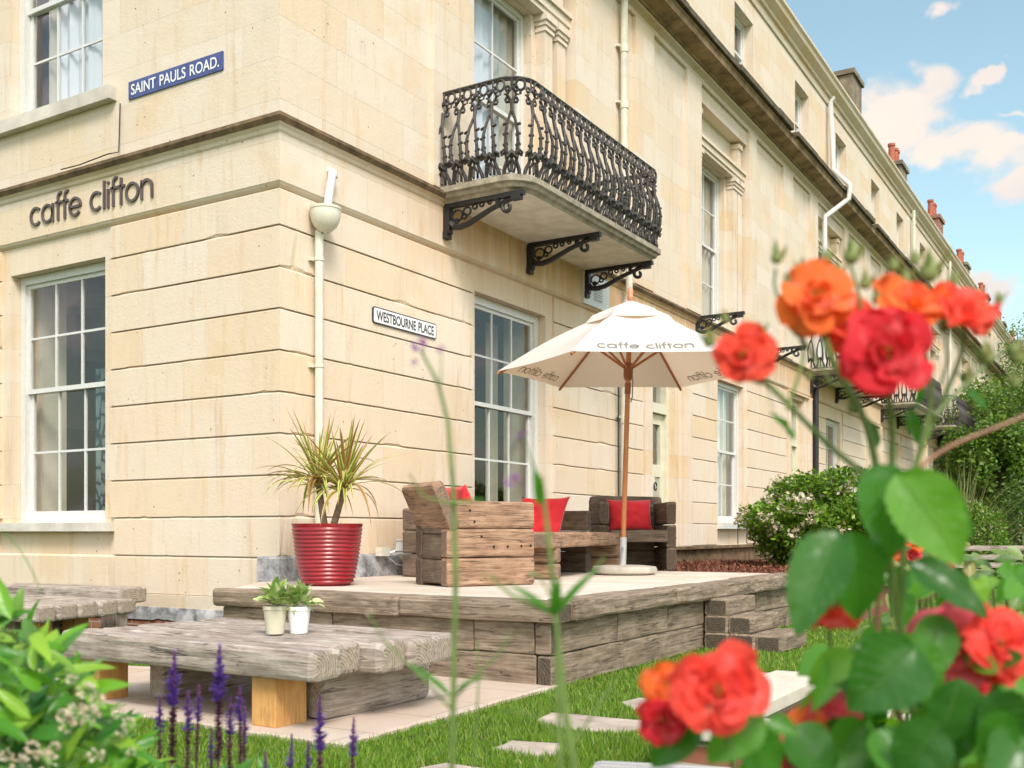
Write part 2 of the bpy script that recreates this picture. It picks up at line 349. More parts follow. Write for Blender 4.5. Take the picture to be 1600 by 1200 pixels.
# ---------------------------------------------------------------- path sweeps along the two facades
def P(st, d, z):
    k, a = st
    if k == 'L': return (a, -d, z)
    if k == 'C': return (d, -d, z)
    return (d, a, z)
def sweep(mb, sts, prof, jit=0, m=0, seed=0):
    """prof closed polygon [(d,z)]; jit roughens the lowest front vertex"""
    n0 = len(mb.v); k = len(prof)
    zl = min(p[1] for p in prof); df = max(p[0] for p in prof)
    for st in sts:
        pa = st[1] if st[0] != 'C' else 0
        ch = 0
        if jit:
            q = noise.noise(Vector((pa*2.1 + (50 if st[0] == 'L' else 0), seed*3.3, 0))); q2 = noise.noise(Vector((pa*13, seed*7.7, 5)))
            ch = max(0, q - .22)*jit*2.2*(1+q2) + max(0, q2-.35)*jit*.8
        for (d, z) in prof:
            if jit and z < zl+.001 and d > df-.001: mb.v.append(P(st, d-ch*.4, z+ch))
            else: mb.v.append(P(st, d, z))
    for i in range(len(sts)-1):
        for j in range(k):
            j2 = (j+1) % k; mb.face((n0+i*k+j, n0+i*k+j2, n0+(i+1)*k+j2, n0+(i+1)*k+j), None, m)
    mb.face([n0+j for j in range(k)], None, m); mb.face([n0+(len(sts)-1)*k+j for j in range(k)][::-1], None, m)
def stations(a0, a1, step=.05, kind='R'):
    n = max(1, int(abs(a1-a0)/step)); return [(kind, a0+(a1-a0)*i/n) for i in range(n+1)]
CH = .03
def course(mb, sts, z0, z1, seed, jit=.03): sweep(mb, sts, [(-CH, z0), (0, z0), (0, z1-.022), (-.026, z1), (-CH, z1)], jit, 0, seed)
def grid_wall(mb, kind, a0, a1, z0, z1, d, ops, depth=.3):
    xs = sorted({a0, a1, *[v for o in ops for v in o[:2] if a0 < v < a1]}); zs = sorted({z0, z1, *[v for o in ops for v in o[2:4] if z0 < v < z1]})
    for i in range(len(xs)-1):
        for j in range(len(zs)-1):
            cx, cz = (xs[i]+xs[i+1])/2, (zs[j]+zs[j+1])/2
            if any(o[0] < cx < o[1] and o[2] < cz < o[3] for o in ops): continue
            mb.quad(P((kind,xs[i]),d,zs[j]), P((kind,xs[i+1]),d,zs[j]), P((kind,xs[i+1]),d,zs[j+1]), P((kind,xs[i]),d,zs[j+1]))
    for o in ops:
        b0, b1, c0, c1 = o[:4]; e = d - (o[4] if len(o) > 4 else depth)
        for (p, q) in (((b0,c0),(b0,c1)), ((b0,c1),(b1,c1)), ((b1,c1),(b1,c0)), ((b1,c0),(b0,c0))):
            mb.quad(P((kind,p[0]),d,p[1]), P((kind,q[0]),d,q[1]), P((kind,q[0]),e,q[1]), P((kind,p[0]),e,p[1]))
def pbox(mb, kind, a0, a1, z0, z1, d0, d1, m=0):
    mb.box((a0, d0, z0), (a1, d1, z1), m, T=lambda a, d, z: P((kind, a), d, z))

def sash(parent, kind, a0, a1, z0, z1, d, cols=3, rows=(2,2), fr=.075, curtain=None, gl=GLS, detail=True, name='window', label=None, sill=True, mid=None):
    """box frame, two sashes, glazing bars; d = plane of the frame front"""
    mb = MB()
    pbox(mb, kind, a0, a0+fr, z0, z1, d-.1, d); pbox(mb, kind, a1-fr, a1, z0, z1, d-.1, d)
    pbox(mb, kind, a0+fr, a1-fr, z1-fr, z1, d-.1, d-.002)
    if sill: pbox(mb, kind, a0+fr, a1-fr, z0, z0+.05, d-.1, d+.02)
    else: pbox(mb, kind, a0+fr, a1-fr, z0, z0+.05, d-.1, d-.003)
    b0, b1, c0, c1 = a0+fr, a1-fr, z0+.05, z1-fr
    zm = mid if mid is not None else (c0+c1)/2
    for (s0, s1, dd, nr, bot) in ((zm-.02, c1, d-.03, rows[1], .045), (c0, zm+.02, d-.065, rows[0], .075)):
        if nr == 0: continue
        st = .045
        pbox(mb, kind, b0, b0+st, s0, s1, dd-.03, dd); pbox(mb, kind, b1-st, b1, s0, s1, dd-.03, dd)
        pbox(mb, kind, b0+st, b1-st, s0, s0+bot, dd-.03, dd-.001); pbox(mb, kind, b0+st, b1-st, s1-.04, s1, dd-.03, dd-.001)
        for i in range(1, cols):
            a = b0+st+(b1-b0-2*st)*i/cols; pbox(mb, kind, a-.011, a+.011, s0+bot, s1-.04, dd-.026, dd-.004)
        for j in range(1, nr):
            z = s0+bot+(s1-.04-s0-bot)*j/nr; pbox(mb, kind, b0+st, b1-st, z-.011, z+.011, dd-.025, dd-.006)
    o = mb.build(name, WHITE, parent)
    if label: o['label'] = label
    g = MB(); 
    for (s0, s1, dd) in ((zm, c1, d-.045), (c0, zm, d-.08)): g.quad(P((kind,b0),dd,s0), P((kind,b1),dd,s0), P((kind,b1),dd,s1), P((kind,b0),dd,s1))
    g.build('pane', gl, o)
    if curtain:
        for (f0, f1, mt, dep) in curtain:
            cb = MB(); n = max(6, int((f1-f0)*(b1-b0)/.02)); n0 = 0
            for i in range(n+1):
                t = f0+(f1-f0)*i/n; a = b0+(b1-b0)*t; off = .025*math.sin(t*38+f0*9)+.012*math.sin(t*83)
                cb.v += [P((kind,a), d-dep+off, z0+.02), P((kind,a), d-dep+off, z1+.1)]
            for i in range(n): cb.face((2*i, 2*i+2, 2*i+3, 2*i+1))
            cb.build('curtain', mt, o, smooth=True)
    return o

# ---------------------------------------------------------------- the houses
Z0 = .692; RH = .34
def rustic(mb, zsplit, ints, zfrom=0, seed=0, left=None, corner=False, jit=.02, step=.05):
    pass
SPX = 6.9
def ground_course_sets(mb, intervals_fn, jit, step, k0=-1, k1=9):
    for k in range(k0, k1):
        z0 = Z0 + RH*k; z1 = z0+RH
        if k == 8: z1 = 3.715
        for sts in intervals_fn(z0, z1): course(mb, sts, z0, z1, k+.5, jit)

# ---- corner house (house with the cafe): left facade + right facade up to y = 6.45
corner = thing('corner_house', 'honey stone corner house with cafe lettering, blue and white street signs and iron balcony', 'house')
YE = 6.45; XL = -8.0
wl = MB()
LW = (-3.65, -2.21, .98, 3.45); RW = (2.94, 4.47, 1.0, 3.45)
grid_wall(wl, 'L', XL, -CH, -.1, 4.2, -CH, [LW]); grid_wall(wl, 'R', CH, YE, -.1, 4.2, -CH, [RW])
def cint(z0, z1):
    out = []
    low = z1 < 1.1 and z0 < .6
    if z1 > 3.65 or z0 < .6:
        return [stations(XL, -.001, .05, 'L')[:-1]+[('L', -.04), ('C', 0), ('R', .04)]+stations(.08, YE, .05)]
    if z0 < .9:
        return [stations(XL, -3.83, .1, 'L'), stations(-2.05, -.04, .05, 'L')+[('C', 0), ('R', .04)]+stations(.08, 2.8, .05), stations(4.63, YE, .05)]
    return [stations(XL, -3.78, .1, 'L'), stations(-2.1, -.04, .05, 'L')+[('C', 0), ('R', .04)]+stations(.08, 2.86, .05), stations(4.63, YE, .05)]
for k in range(0, 9):
    z0 = Z0+RH*k; z1 = z0+RH if k < 8 else 3.715
    if k == 8:   # top band is interrupted at the windows like the others
        S = cint(2, 2.3)
    elif k == 0: S = cint(.692, 1.03)
    else: S = cint(z0, z1)
    for sts in S: course(wl, sts, z0, z1, k+.5)
full = stations(XL, -.04, .05, 'L')+[('C', 0), ('R', .04)]+stations(.08, YE, .05)
course(wl, full, .352, .692, 77)
LWo = wl.build('ground_floor_wall', ST, corner)
fz = MB(); sweep(fz, full, [(-CH, 3.715), (.004, 3.735), (.02, 3.76), (.02, 4.15), (.035, 4.165), (.042, 4.19), (.07, 4.2145), (-CH, 4.2145)], .012, 0, 3)
fz.build('frieze', ST2, corner)
sc_ = MB(); sweep(sc_, full, [(-CH, 4.215), (.078, 4.215), (.10, 4.25), (.095, 4.28), (.0, 4.318), (-CH, 4.318)], .012, 0, 9)
sc_.build('string_course', CORN, corner)
# plinth strips at the foot of the left facade
pl = MB(); sweep(pl, full, [(-CH, .235), (.012, .235), (.016, .345), (-CH, .352)], .012, 0, 5); pl.build('plinth', ST2, corner)
pl = MB(); sweep(pl, stations(XL, -.04, .06, 'L')+[('C',0),('R',.1)], [(-CH, .12), (.035, .12), (.03, .19), (.02, .235), (-CH, .235)], .03, 0, 6); pl.build('damp_course', LEAD, corner)
pl = MB(); sweep(pl, stations(XL, -.04, .2, 'L')+[('C',0),('R',.1)], [(-CH, -.1), (.02, -.1), (.02, .12), (-CH, .12)]); pl.build('brick_footing', BRK, corner)
pl = MB(); sweep(pl, stations(-.21, -.02, .05, 'L')+[('C',0),('R',.04)]+stations(.08, YE, .08), [(.0, .49), (.045, .49), (.04, .68), (.03, .695), (.0, .70)], .01, 0, 12); pl.build('render_upstand', LEAD, corner)
# upper wall
up = MB(); UL = (-3.65, -2.23, 4.97, 7.9); REC = (2.72, 5.1, 4.318, 7.75, .2)
grid_wall(up, 'L', XL, 0, 4.318, 11.0, -.016, [UL]); 
grid_wall(up, 'R', .016, YE, 4.318, 11.0, -.0, [REC, (1.1, 2.1, 8.85, 10.05), (4.0, 5.0, 8.85, 10.05)])
pbox(up, 'L', -.514, -.0005, 4.318, 8.1, -.016, .0)
up.build('upper_wall', ST2, corner)
for q in ((2.1, 2.719), (5.101, 5.5)):
    ex = MB(); pbox(ex, 'R', q[0], q[1], 4.318, 8.0, .0, .045); ex.build('pilaster', ST2, corner)
# scored joint lines of the upper ashlar are in the material; window recess back wall
def recess_part(parent, c, lo, hi):
    """framed upper window: recess back wall, pilasters with capitals, entablature, consoles"""
    b = MB(); d = -.2
    wa, wb = c-.64, c+.64
    grid_wall(b, 'R', lo, hi, 4.318, 7.75, d, [(wa, wb, 4.4, 7.05, .3)])
    for (p0, p1) in ((lo+.06, lo+.27), (wb+.1, wb+.29), (hi-.27, hi-.06)):
        pbox(b, 'R', p0, p1, 4.318, 6.86, d, -.07)
        pbox(b, 'R', p0-.015, p1+.015, 6.86, 6.9, d, -.05); pbox(b, 'R', p0-.02, p1+.02, 6.93, 6.98, d, -.04); pbox(b, 'R', p0-.04, p1+.04, 6.98, 7.06, d, -.02)
        pbox(b, 'R', p0, p1, 6.9, 6.93, d, -.07)
    pbox(b, 'R', lo+.001, hi-.001, 7.06, 7.12, d, -.06); pbox(b, 'R', lo+.001, hi-.001, 7.12, 7.22, d, -.035); pbox(b, 'R', lo+.001, hi-.001, 7.22, 7.27, d, -.005)
    for p0 in (lo+.1, hi-.3):
        pbox(b, 'R', p0, p0+.16, 7.27, 7.62, d, -.06); pbox(b, 'R', p0-.02, p0+.18, 7.62, 7.7, d, -.03)
    b.build('window_surround', ST2, parent)
    o = sash(parent, 'R', wa+.004, wb-.004, 4.41, 7.045, d-.1, 2, (2,2), .06, [(0, .6, CURT, .12), (.66, 1, CURB, .14)], GLSU, mid=5.75)
    return o
recess_part(corner, 3.78, 2.72, 5.1)
sash(corner, 'L', -3.645, -2.235, 4.98, 7.89, -.016-.1, 3, (2,2), .09, [(.10, .34, CURB, .17), (.3, .62, CURT, .13), (.6, 1, CURT, .12)], GLSU, mid=5.55+.55, label='upper sash window over the blue street sign side')
sash(corner, 'L', LW[0]+.004, LW[1]-.004, LW[2], LW[3]-.004, -.13, 3, (2,2), .075, None, GLS, mid=2.3, label='large white sash window under the cafe name')
sash(corner, 'R', RW[0]+.004, RW[1]-.004, RW[2], RW[3]-.004, -.13, 3, (2,2), .085, None, GLS, mid=2.29, label='tall white sash window behind the parasol')
for a in (1.1, 4.0): sash(corner, 'R', a+.004, a+.996, 8.855, 10.045, -.15, 2, (1,1), .06, [(0, 1, CURT, .2)], GLSU)
for q in (('L', -3.83, -2.04, .905, .985, -.16, .075), ('R', 2.84, 4.6, .93, 1.005, -.16, .07), ('L', -3.85, -2.03, 4.85, 4.975, -.2, .07)):
    sb = MB(); pbox(sb, *q); sb.build('window_sill', SILL, corner)
# rooms
rm = MB()
rm.quad((-6,.36,.75),(-.36,.36,.75),(-.36,6.3,.75),(-6,6.3,.75),0); rm.quad((-6,.36,3.75),(-.36,.36,3.75),(-.36,6.3,3.75),(-6,6.3,3.75),2)
rm.quad((-6,.36,.75),(-6,6.3,.75),(-6,6.3,3.75),(-6,.36,3.75),1); rm.quad((-6,6.3,.75),(-.36,6.3,.75),(-.36,6.3,3.75),(-6,6.3,3.75),1)
rm.quad((-6,2.6,3.3),(-.36,2.6,3.3),(-.36,2.75,3.3),(-6,2.75,3.3),2); rm.quad((-6,2.6,3.3),(-.36,2.6,3.3),(-.36,2.6,3.75),(-6,2.6,3.75),2)
for (kd, a0, a1) in (('L', -3.72, -3.6), ('L', -2.25, -2.1), ('R', 2.8, 2.93), ('R', 4.48, 4.6)):
    pbox(rm, kd, a0, a1, .8, 3.6, -.62, -.33, 2)
rm.quad((-5.98,.4,.76),(-5.98,6.28,.76),(-5.98,6.28,2.25),(-5.98,.4,2.25),0); rm.quad((-5.98,6.28,.76),(-.4,6.28,.76),(-.4,6.28,2.25),(-5.98,6.28,2.25),0)
for (y_, z_, w__) in ((1.2, 2.45, .7), (2.6, 2.4, .9), (4.4, 2.5, .6)): rm.box((-5.97, y_, z_), (-5.93, y_+w__, z_+.75), 0)
for (x_, z_) in ((-5.0, 2.4), (-3.8, 2.45), (-2.2, 2.4)): rm.box((x_, 6.2, z_), (x_+.8, 6.27, z_+.7), 0)
for (x_, y_) in ((-4.6, 1.8), (-2.4, 2.6), (-3.2, 4.2)): rm.box((x_, y_, 1.48), (x_+.8, y_+.8, 1.52), 1); rm.box((x_+.36, y_+.36, .76), (x_+.44, y_+.44, 1.48), 0)
rm.build('interior_room', [INT_D, INT_W, INT_C], corner)
def wavy(name, kind, a0, a1, z0, z1, d, mat, parent):
    cb = MB(); n = 24
    for i in range(n+1):
        t = i/n; a = a0+(a1-a0)*t; off = .03*math.sin(t*22)
        cb.v += [P((kind,a), d+off, z0), P((kind,a), d+off, z1)]
    for i in range(n): cb.face((2*i, 2*i+2, 2*i+3, 2*i+1))
    return cb.build(name, mat, parent, smooth=True)
wavy('curtain', 'L', -3.35, -3.05, .8, 2.6, -.8, PATC, corner); wavy('curtain', 'L', -2.5, -2.2, .8, 3.4, -.75, PATC, corner)
wavy('curtain', 'R', 2.95, 3.2, .8, 3.4, -.7, CURB, corner); wavy('curtain', 'R', 4.2, 4.45, .8, 3.4, -.7, CURB, corner)
pn = MB(); pn.tube([(-3.6,1.6,3.74),(-3.6,1.6,2.62)], .006, 5); pn.lathe([(.01,.14),(.05,.11),(.1,.0)], (-3.6,1.6,2.5), 16); po = pn.build('pendant_lamp', IRON, corner)
em = bpy.data.materials.new('warm_bulb'); em.use_nodes = True; e_ = em.node_tree.nodes['Principled BSDF']; e_.inputs['Emission Color'].default_value = (1,.55,.22,1); e_.inputs['Emission Strength'].default_value = 14
pl_ = bpy.data.lights.new('pendant_light', 'POINT'); pl_.energy = 9; pl_.color = (1, .80, .58); pl_.shadow_soft_size = .06
plo = bpy.data.objects.new('pendant_light', pl_); COL.objects.link(plo); plo.location = (-3.6, 1.6, 2.42); plo.parent = po
pb = MB(); pb.lathe([(.001,-.04),(.028,-.02),(.03,0),(.015,.03),(.001,.04)], (-3.6,1.6,2.5), 10); pb.build('bulb', em, po)

def entablature(name_parent, y0, y1, left=False):
    S = stations(y0, y1, .25)
    if left: S = stations(XL, -.3, .5, 'L')+[('C',0)]+stations(.3, y1, .25)
    b = MB(); sweep(b, S, [(-.1, 8.0), (.045, 8.0), (.06, 8.03), (.02, 8.06), (-.1, 8.06)]); sweep(b, S, [(-.1, 8.06), (.012, 8.06), (.012, 8.11), (.05, 8.13), (.10, 8.15), (.10, 8.18), (-.1, 8.18)])
    b.build('entablature', ST2, name_parent)
    b = MB(); sweep(b, S, [(-.1, 8.18), (.13, 8.18), (.14, 8.21), (.36, 8.25), (.37, 8.33), (.40, 8.36), (-.1, 8.42)], .03, 0, y0)
    o = b.build('cornice', CORN3, name_parent)
    b = MB()   # mossy gutter blocks laid unevenly on the cornice edge
    y = y0+.02; rr = random.Random(int(y0*10))
    while y < y1-.3:
        l_ = min(rr.uniform(.7, 1.5), y1-y-.02); o_ = rr.uniform(-.01,.03); pbox(b, 'R', y, y+l_-.02, 8.385, 8.47+rr.uniform(-.02,.03), .18, .43+o_); y += l_
    b.build('coping', CORN2, name_parent)
    b = MB(); sweep(b, S, [(-.1, 10.40), (.03, 10.40), (.04, 10.43), (-.1, 10.45)]); sweep(b, S, [(-.1, 10.62), (.05, 10.62), (.06, 10.68), (.18, 10.76), (.20, 10.83), (.24, 10.87), (.24, 10.92), (-.1, 10.95)], .02, 0, y0+3)
    b.build('eaves_cornice', ST2, name_parent)
    b = MB(); sweep(b, S, [(-.35, 10.95), (.08, 10.95), (.06, 11.02), (.1, 11.04), (.08, 11.1), (-.35, 11.12)]); sweep(b, S, [(-4, 10.9), (-.36, 10.95), (-.36, 11.1), (-3.9, 12.6), (-4, 12.6)])
    b.build('roof', CORN2, name_parent)
entablature(corner, 0, YE, True)
# lettering ------------------------------------------------------------
def arc(cx, cy, r, a0, a1, n=14): return [(cx+r*math.cos(R(a0+(a1-a0)*i/n)), cy+r*math.sin(R(a0+(a1-a0)*i/n))) for i in range(n+1)]
GL = {'c': ([arc(.5,.5,.44,48,312)], .98), 'a': ([arc(.5,.5,.44,0,360,24), [(.94,0),(.94,.97)]], 1.16),
      'f': ([[(.22,0),(.22,1.2)]+arc(.45,1.2,.23,180,75,6), [(.0,.93),(.5,.93)]], .56), 'e': ([[(.06,.5),(.94,.5)]+arc(.5,.5,.44,0,318,20)], 1.08),
      'l': ([[(.12,0),(.12,1.42)]], .3), 'i': ([[(.12,0),(.12,.95)], [(.12,1.2),(.12,1.33)]], .3), 't': ([[(.25,0),(.25,1.35)], [(0,.93),(.52,.93)]], .58),
      'o': ([arc(.5,.5,.44,0,360,24)], 1.1), 'n': ([[(.1,0),(.1,.95)], [(.1,.55)]+arc(.47,.55,.37,180,0,12)+[(.84,0)]], .95), ' ': ([], .62)}
def letters(mb, text, o, ux, uy, n, size, th, depth, warp=None):
    o, ux, uy, n = map(Vector, (o, ux, uy, n)); x = 0
    def pt(a, b, d): return (warp(a*size, b*size, d) if warp else o + ux*a*size + uy*b*size + n*d)
    for chx in text:
        pls, adv = GL[chx]
        for plx in pls:
            k = len(plx); closed = math.dist(plx[0], plx[-1]) < 1e-6; n0 = len(mb.v)
            for i, (a, b) in enumerate(plx):
                pa = plx[i-1] if i > 0 else (plx[-2] if closed else plx[i]); pc = plx[i+1] if i < k-1 else (plx[1] if closed else plx[i])
                tx, ty = pc[0]-pa[0], pc[1]-pa[1]; l_ = math.hypot(tx, ty) or 1; nx, ny = -ty/l_*th/2, tx/l_*th/2
                for (s1, d) in ((1,0),(1,depth),(-1,depth),(-1,0)): mb.v.append(tuple(pt(x+a+nx*s1, b+ny*s1, d)))
            for i in range(k-1):
                for j in range(4): mb.face((n0+4*i+j, n0+4*i+(j+1)%4, n0+4*i+4+(j+1)%4, n0+4*i+4+j))
            if not closed: mb.face((n0,n0+1,n0+2,n0+3)); mb.face((n0+4*k-4,n0+4*k-3,n0+4*k-2,n0+4*k-1)[::-1])
        x += adv
    return x*size
SIGNM = simple('dark_bronze_letters', (.10,.075,.07), .45, var=.15)
lo = bpy.data.objects.new('shop_letters', None); COL.objects.link(lo); lo.location = (-3.25, -.02, 3.865)
for wd_, off_ in (('caffe', 0), ('clifton', sum(GL[c][1] for c in 'caffe ')*.182)):
    for i_, ch_ in enumerate(wd_):
        lb = MB(); letters(lb, ch_, (off_+sum(GL[c][1] for c in wd_[:i_])*.182, 0, 0), (1,0,0), (0,0,1), (0,-1,0), .182, .125, .02); lb.build('letter', SIGNM, lo)
tag(lo, 'dark lower case letters reading caffe clifton fixed on the stone frieze', 'sign lettering')
# street signs -----------------------------------------------------------
def plate(name, o, ux, n, w_, h, r, mats, text, tsize, sx, border, parent, off=.010, tz=0, gap=1.0):
    o, ux, n = Vector(o), Vector(ux), Vector(n)
    def ring(w2, h2, rr, d):
        pts = []
        for (cx, cy, a0) in ((w2/2-rr, h2/2-rr, 0), (-w2/2+rr, h2/2-rr, 90), (-w2/2+rr, -h2/2+rr, 180), (w2/2-rr, -h2/2+rr, 270)):
            for k in range(5): q = R(a0+22.5*k); pts.append(tuple(o + ux*(cx+rr*math.cos(q)) + UP*(cy+rr*math.sin(q)) + n*d))
        return pts
    mb = MB(); A = ring(w_, h, r, 0); B = ring(w_, h, r, .012); mb.v = A+B; k = len(A)
    for i in range(k): mb.face((i, (i+1)%k, k+(i+1)%k, k+i), None, 0)
    mb.face([k+i for i in range(k)], None, 0)
    ob = mb.build(name, mats[0], parent)
    if border:
        mb = MB(); mb.v = ring(w_-border, h-border, max(.002, r-border/2), .0135); mb.face(range(k), None, 0); mb.build('face_panel', mats[1], ob)
    cu = bpy.data.curves.new('t', 'FONT'); cu.body = text; cu.size = tsize; cu.align_x = 'CENTER'; cu.align_y = 'CENTER'; cu.offset = .002; cu.space_character = gap; cu.space_word = 1.3
    to = bpy.data.objects.new('t', cu); COL.objects.link(to); dg = bpy.context.evaluated_depsgraph_get(); me = bpy.data.meshes.new_from_object(to.evaluated_get(dg)); COL.objects.unlink(to); bpy.data.objects.remove(to)
    xs = [v.co.x for v in me.vertices]; ys = [v.co.y for v in me.vertices]; mx_, my_ = (max(xs)+min(xs))/2, (max(ys)+min(ys))/2
    fx = sx/(max(xs)-min(xs)); fy = tz/(max(ys)-min(ys)) if tz else 1
    for v in me.vertices:
        c = v.co; v.co = o + ux*((c.x-mx_)*fx) + UP*((c.y-my_)*fy) + n*(.016)
    me.materials.clear(); me.materials.append(mats[2]); t = bpy.data.objects.new('lettering', me); COL.objects.link(t); t.parent = ob
    return ob
BLUE = simple('blue_enamel', (.06,.085,.26), .3, var=.2, sc_=15); WHT = simple('white_enamel', (.82,.82,.82), .3, var=.05, sc_=15); BLK = simple('black_enamel', (.03,.03,.045), .35, var=.2)
CREAM = simple('cream_tile_edge', (.62,.58,.5), .6)
s1 = plate('street_sign', (-1.2525, .014, 4.895), (1,0,0), (0,-1,0), 1.20, .158, .004, [BLUE, BLUE, WHT], 'SAINT PAULS ROAD.', .14, 1.12, 0, None, tz=.098)
tag(s1, 'blue enamel street sign reading SAINT PAULS ROAD in white capitals', 'street sign')
s2 = plate('street_sign', (.002, 1.684, 2.884), (0,1,0), (1,0,0), .995, .152, .03, [BLK, WHT, BLK], 'WESTBOURNE PLACE', .12, .90, .022, None, tz=.092)
tag(s2, 'white street sign reading WESTBOURNE PLACE with black border and capitals', 'street sign')

# ---- terrace house module: local origin at its lower boundary, facade along +y
house = thing('terrace_house', 'tall honey stone terrace house next to the corner house, with cream panelled front door', 'house', (0, YE, 0), 0, 'stone houses of the terrace')
DOOR = (1.12, 2.02, .6, 3.6); GW = (3.85, 5.15, 1.05, 3.45); C0 = 3.95   # relative to YE
b = MB()
grid_wall(b, 'R', 0, SPX, -.1, 4.2, -CH, [DOOR, GW])
for k in range(-1, 9):
    z0 = Z0+RH*k; z1 = z0+RH if k < 8 else 3.715
    ints = [(0.0, .78), (2.62, 3.76), (5.3, 6.9)]
    if k >= 8: ints = [(0, .78), (2.62, 3.76), (5.3, 6.9)]
    if z1 < .8: ints = [(0, .78), (2.62, 6.9)]
    for (i0, i1) in ints: course(b, stations(i0, i1, .12), z0, z1, k, .012)
# plain door case: flat pilasters either side
for (p0, p1, d) in ((.80, .96, .035), (.98, 1.10, .0), (2.04, 2.2, .0), (2.22, 2.42, .06), (2.46, 2.58, .03)): pbox(b, 'R', p0, p1, .3, 3.68, -CH, d)
pbox(b, 'R', .8, 2.58, 3.68, 3.715, -CH, .05)
b.build('ground_floor_wall', ST, house)
full2 = stations(0, SPX, .15)
b = MB(); sweep(b, full2, [(-CH, 3.715), (.004, 3.735), (.02, 3.76), (.02, 4.15), (.035, 4.165), (.042, 4.19), (.07, 4.2145), (-CH, 4.2145)], .012, 0, 3); b.build('frieze', ST2, house)
b = MB(); sweep(b, full2, [(-CH, 4.215), (.078, 4.215), (.10, 4.25), (.095, 4.28), (.0, 4.318), (-CH, 4.318)], .012, 0, 9); b.build('string_course', CORN, house)
b = MB(); lo_, hi_ = C0-1.05, C0+1.3
AT = [(1.35, 2.05+.3, 8.85, 10.05), (4.6, 5.6, 8.85, 10.05)]
grid_wall(b, 'R', 0, SPX, 4.318, 11.0, 0, [(lo_, hi_, 4.318, 7.75, .2)] + AT); b.build('upper_wall', ST2, house)
for (p0, p1) in ((.4, 1.03), (2.3, lo_-.001), (hi_+.001, hi_+.4)):
    b = MB(); pbox(b, 'R', p0, p1, 4.318, 8.0, 0, .055); b.build('pilaster', ST2, house)
recess_part(house, C0+.05, lo_, hi_)
entablature(house, 0, SPX)
sash(house, 'R', GW[0]+.004, GW[1]-.004, GW[2], GW[3]-.004, -.12, 2, (2,2), .07, [(0, .55, CURT, .16), (.5, 1, CURB, .2)], GLSU, mid=2.27)
for a in AT: sash(house, 'R', a[0]+.004, a[1]-.004, a[2]+.004, a[3]-.004, -.16, 2, (1,1), .06, [(0, .5, CURT, .2), (.6, 1, CURT, .2)], GLSU)
b = MB(); pbox(b, 'R', GW[0]-.1, GW[1]+.12, .95, 1.048, -.14, .09); b.build('window_sill', WHITE, house)
CRM = simple('cream_door_paint', (.66,.64,.50), .4, var=.05)
b = MB(); dd = -.16
pbox(b, 'R', DOOR[0]+.002, DOOR[0]+.1, .6, 3.598, -.3, dd+.02); pbox(b, 'R', DOOR[1]-.1, DOOR[1]-.002, .6, 3.598, -.3, dd+.02); pbox(b, 'R', DOOR[0]+.1, DOOR[1]-.1, 2.66, 2.8, -.3, dd+.04)
pbox(b, 'R', DOOR[0]+.1, DOOR[1]-.1, 3.5, 3.598, -.3, dd+.02)
df = b.build('door_frame', CRM, house)
b = MB(); a0, a1 = DOOR[0]+.1, DOOR[1]-.1
for q in ((a0, a0+.11, .6, 2.65), (a1-.11, a1, .6, 2.65), (a0+.11, a1-.11, .6, .85), (a0+.11, a1-.11, 1.72, 1.9), (a0+.11, a1-.11, 2.5, 2.65), (a0+.31, a1-.31, .85, 1.72)): pbox(b, 'R', q[0], q[1], q[2], q[3], -.25, dd-.03)
pbox(b, 'R', a0+.05, a1-.05, .62, 1.8, -.245, dd-.055)
dr = b.build('door', CRM, house)
b = MB(); pbox(b, 'R', a0+.11, a1-.11, 1.9, 2.5, -.24, -.235); pbox(b, 'R', a1-.30, a1-.12, .9, 1.7, dd-.054, dd-.045); pbox(b, 'R', a0+.001, a1-.001, 2.81, 3.49, -.24, -.235)
b.build('pane', GLSU, dr)
b = MB(); b.tube([(dd+.02, a0+.3+.045*math.cos(t), 1.57+.06*math.sin(t)) for t in np.linspace(0, 6.0, 12)], .011, 6); pbox(b, 'R', a0+.26, a0+.34, 1.33, 1.4, dd-.03, dd+.0); b.build('door_knocker', IRON, dr)
b = MB(); b.quad((-.55,.02,.3),(-.55,SPX-.02,.3),(-.55,SPX-.02,10.9),(-.55,.02,10.9)); b.build('interior_wall', INT_D, house)
b = MB(); b.quad((-.75,.02,4.2),(-.75,YE-.02,4.2),(-.75,YE-.02,10.9),(-.75,.02,10.9)); b.quad((-.75,.7,4.2),(XL,.7,4.2),(XL,.7,10.9),(-.75,.7,10.9)); b.build('interior_wall', INT_D, corner)
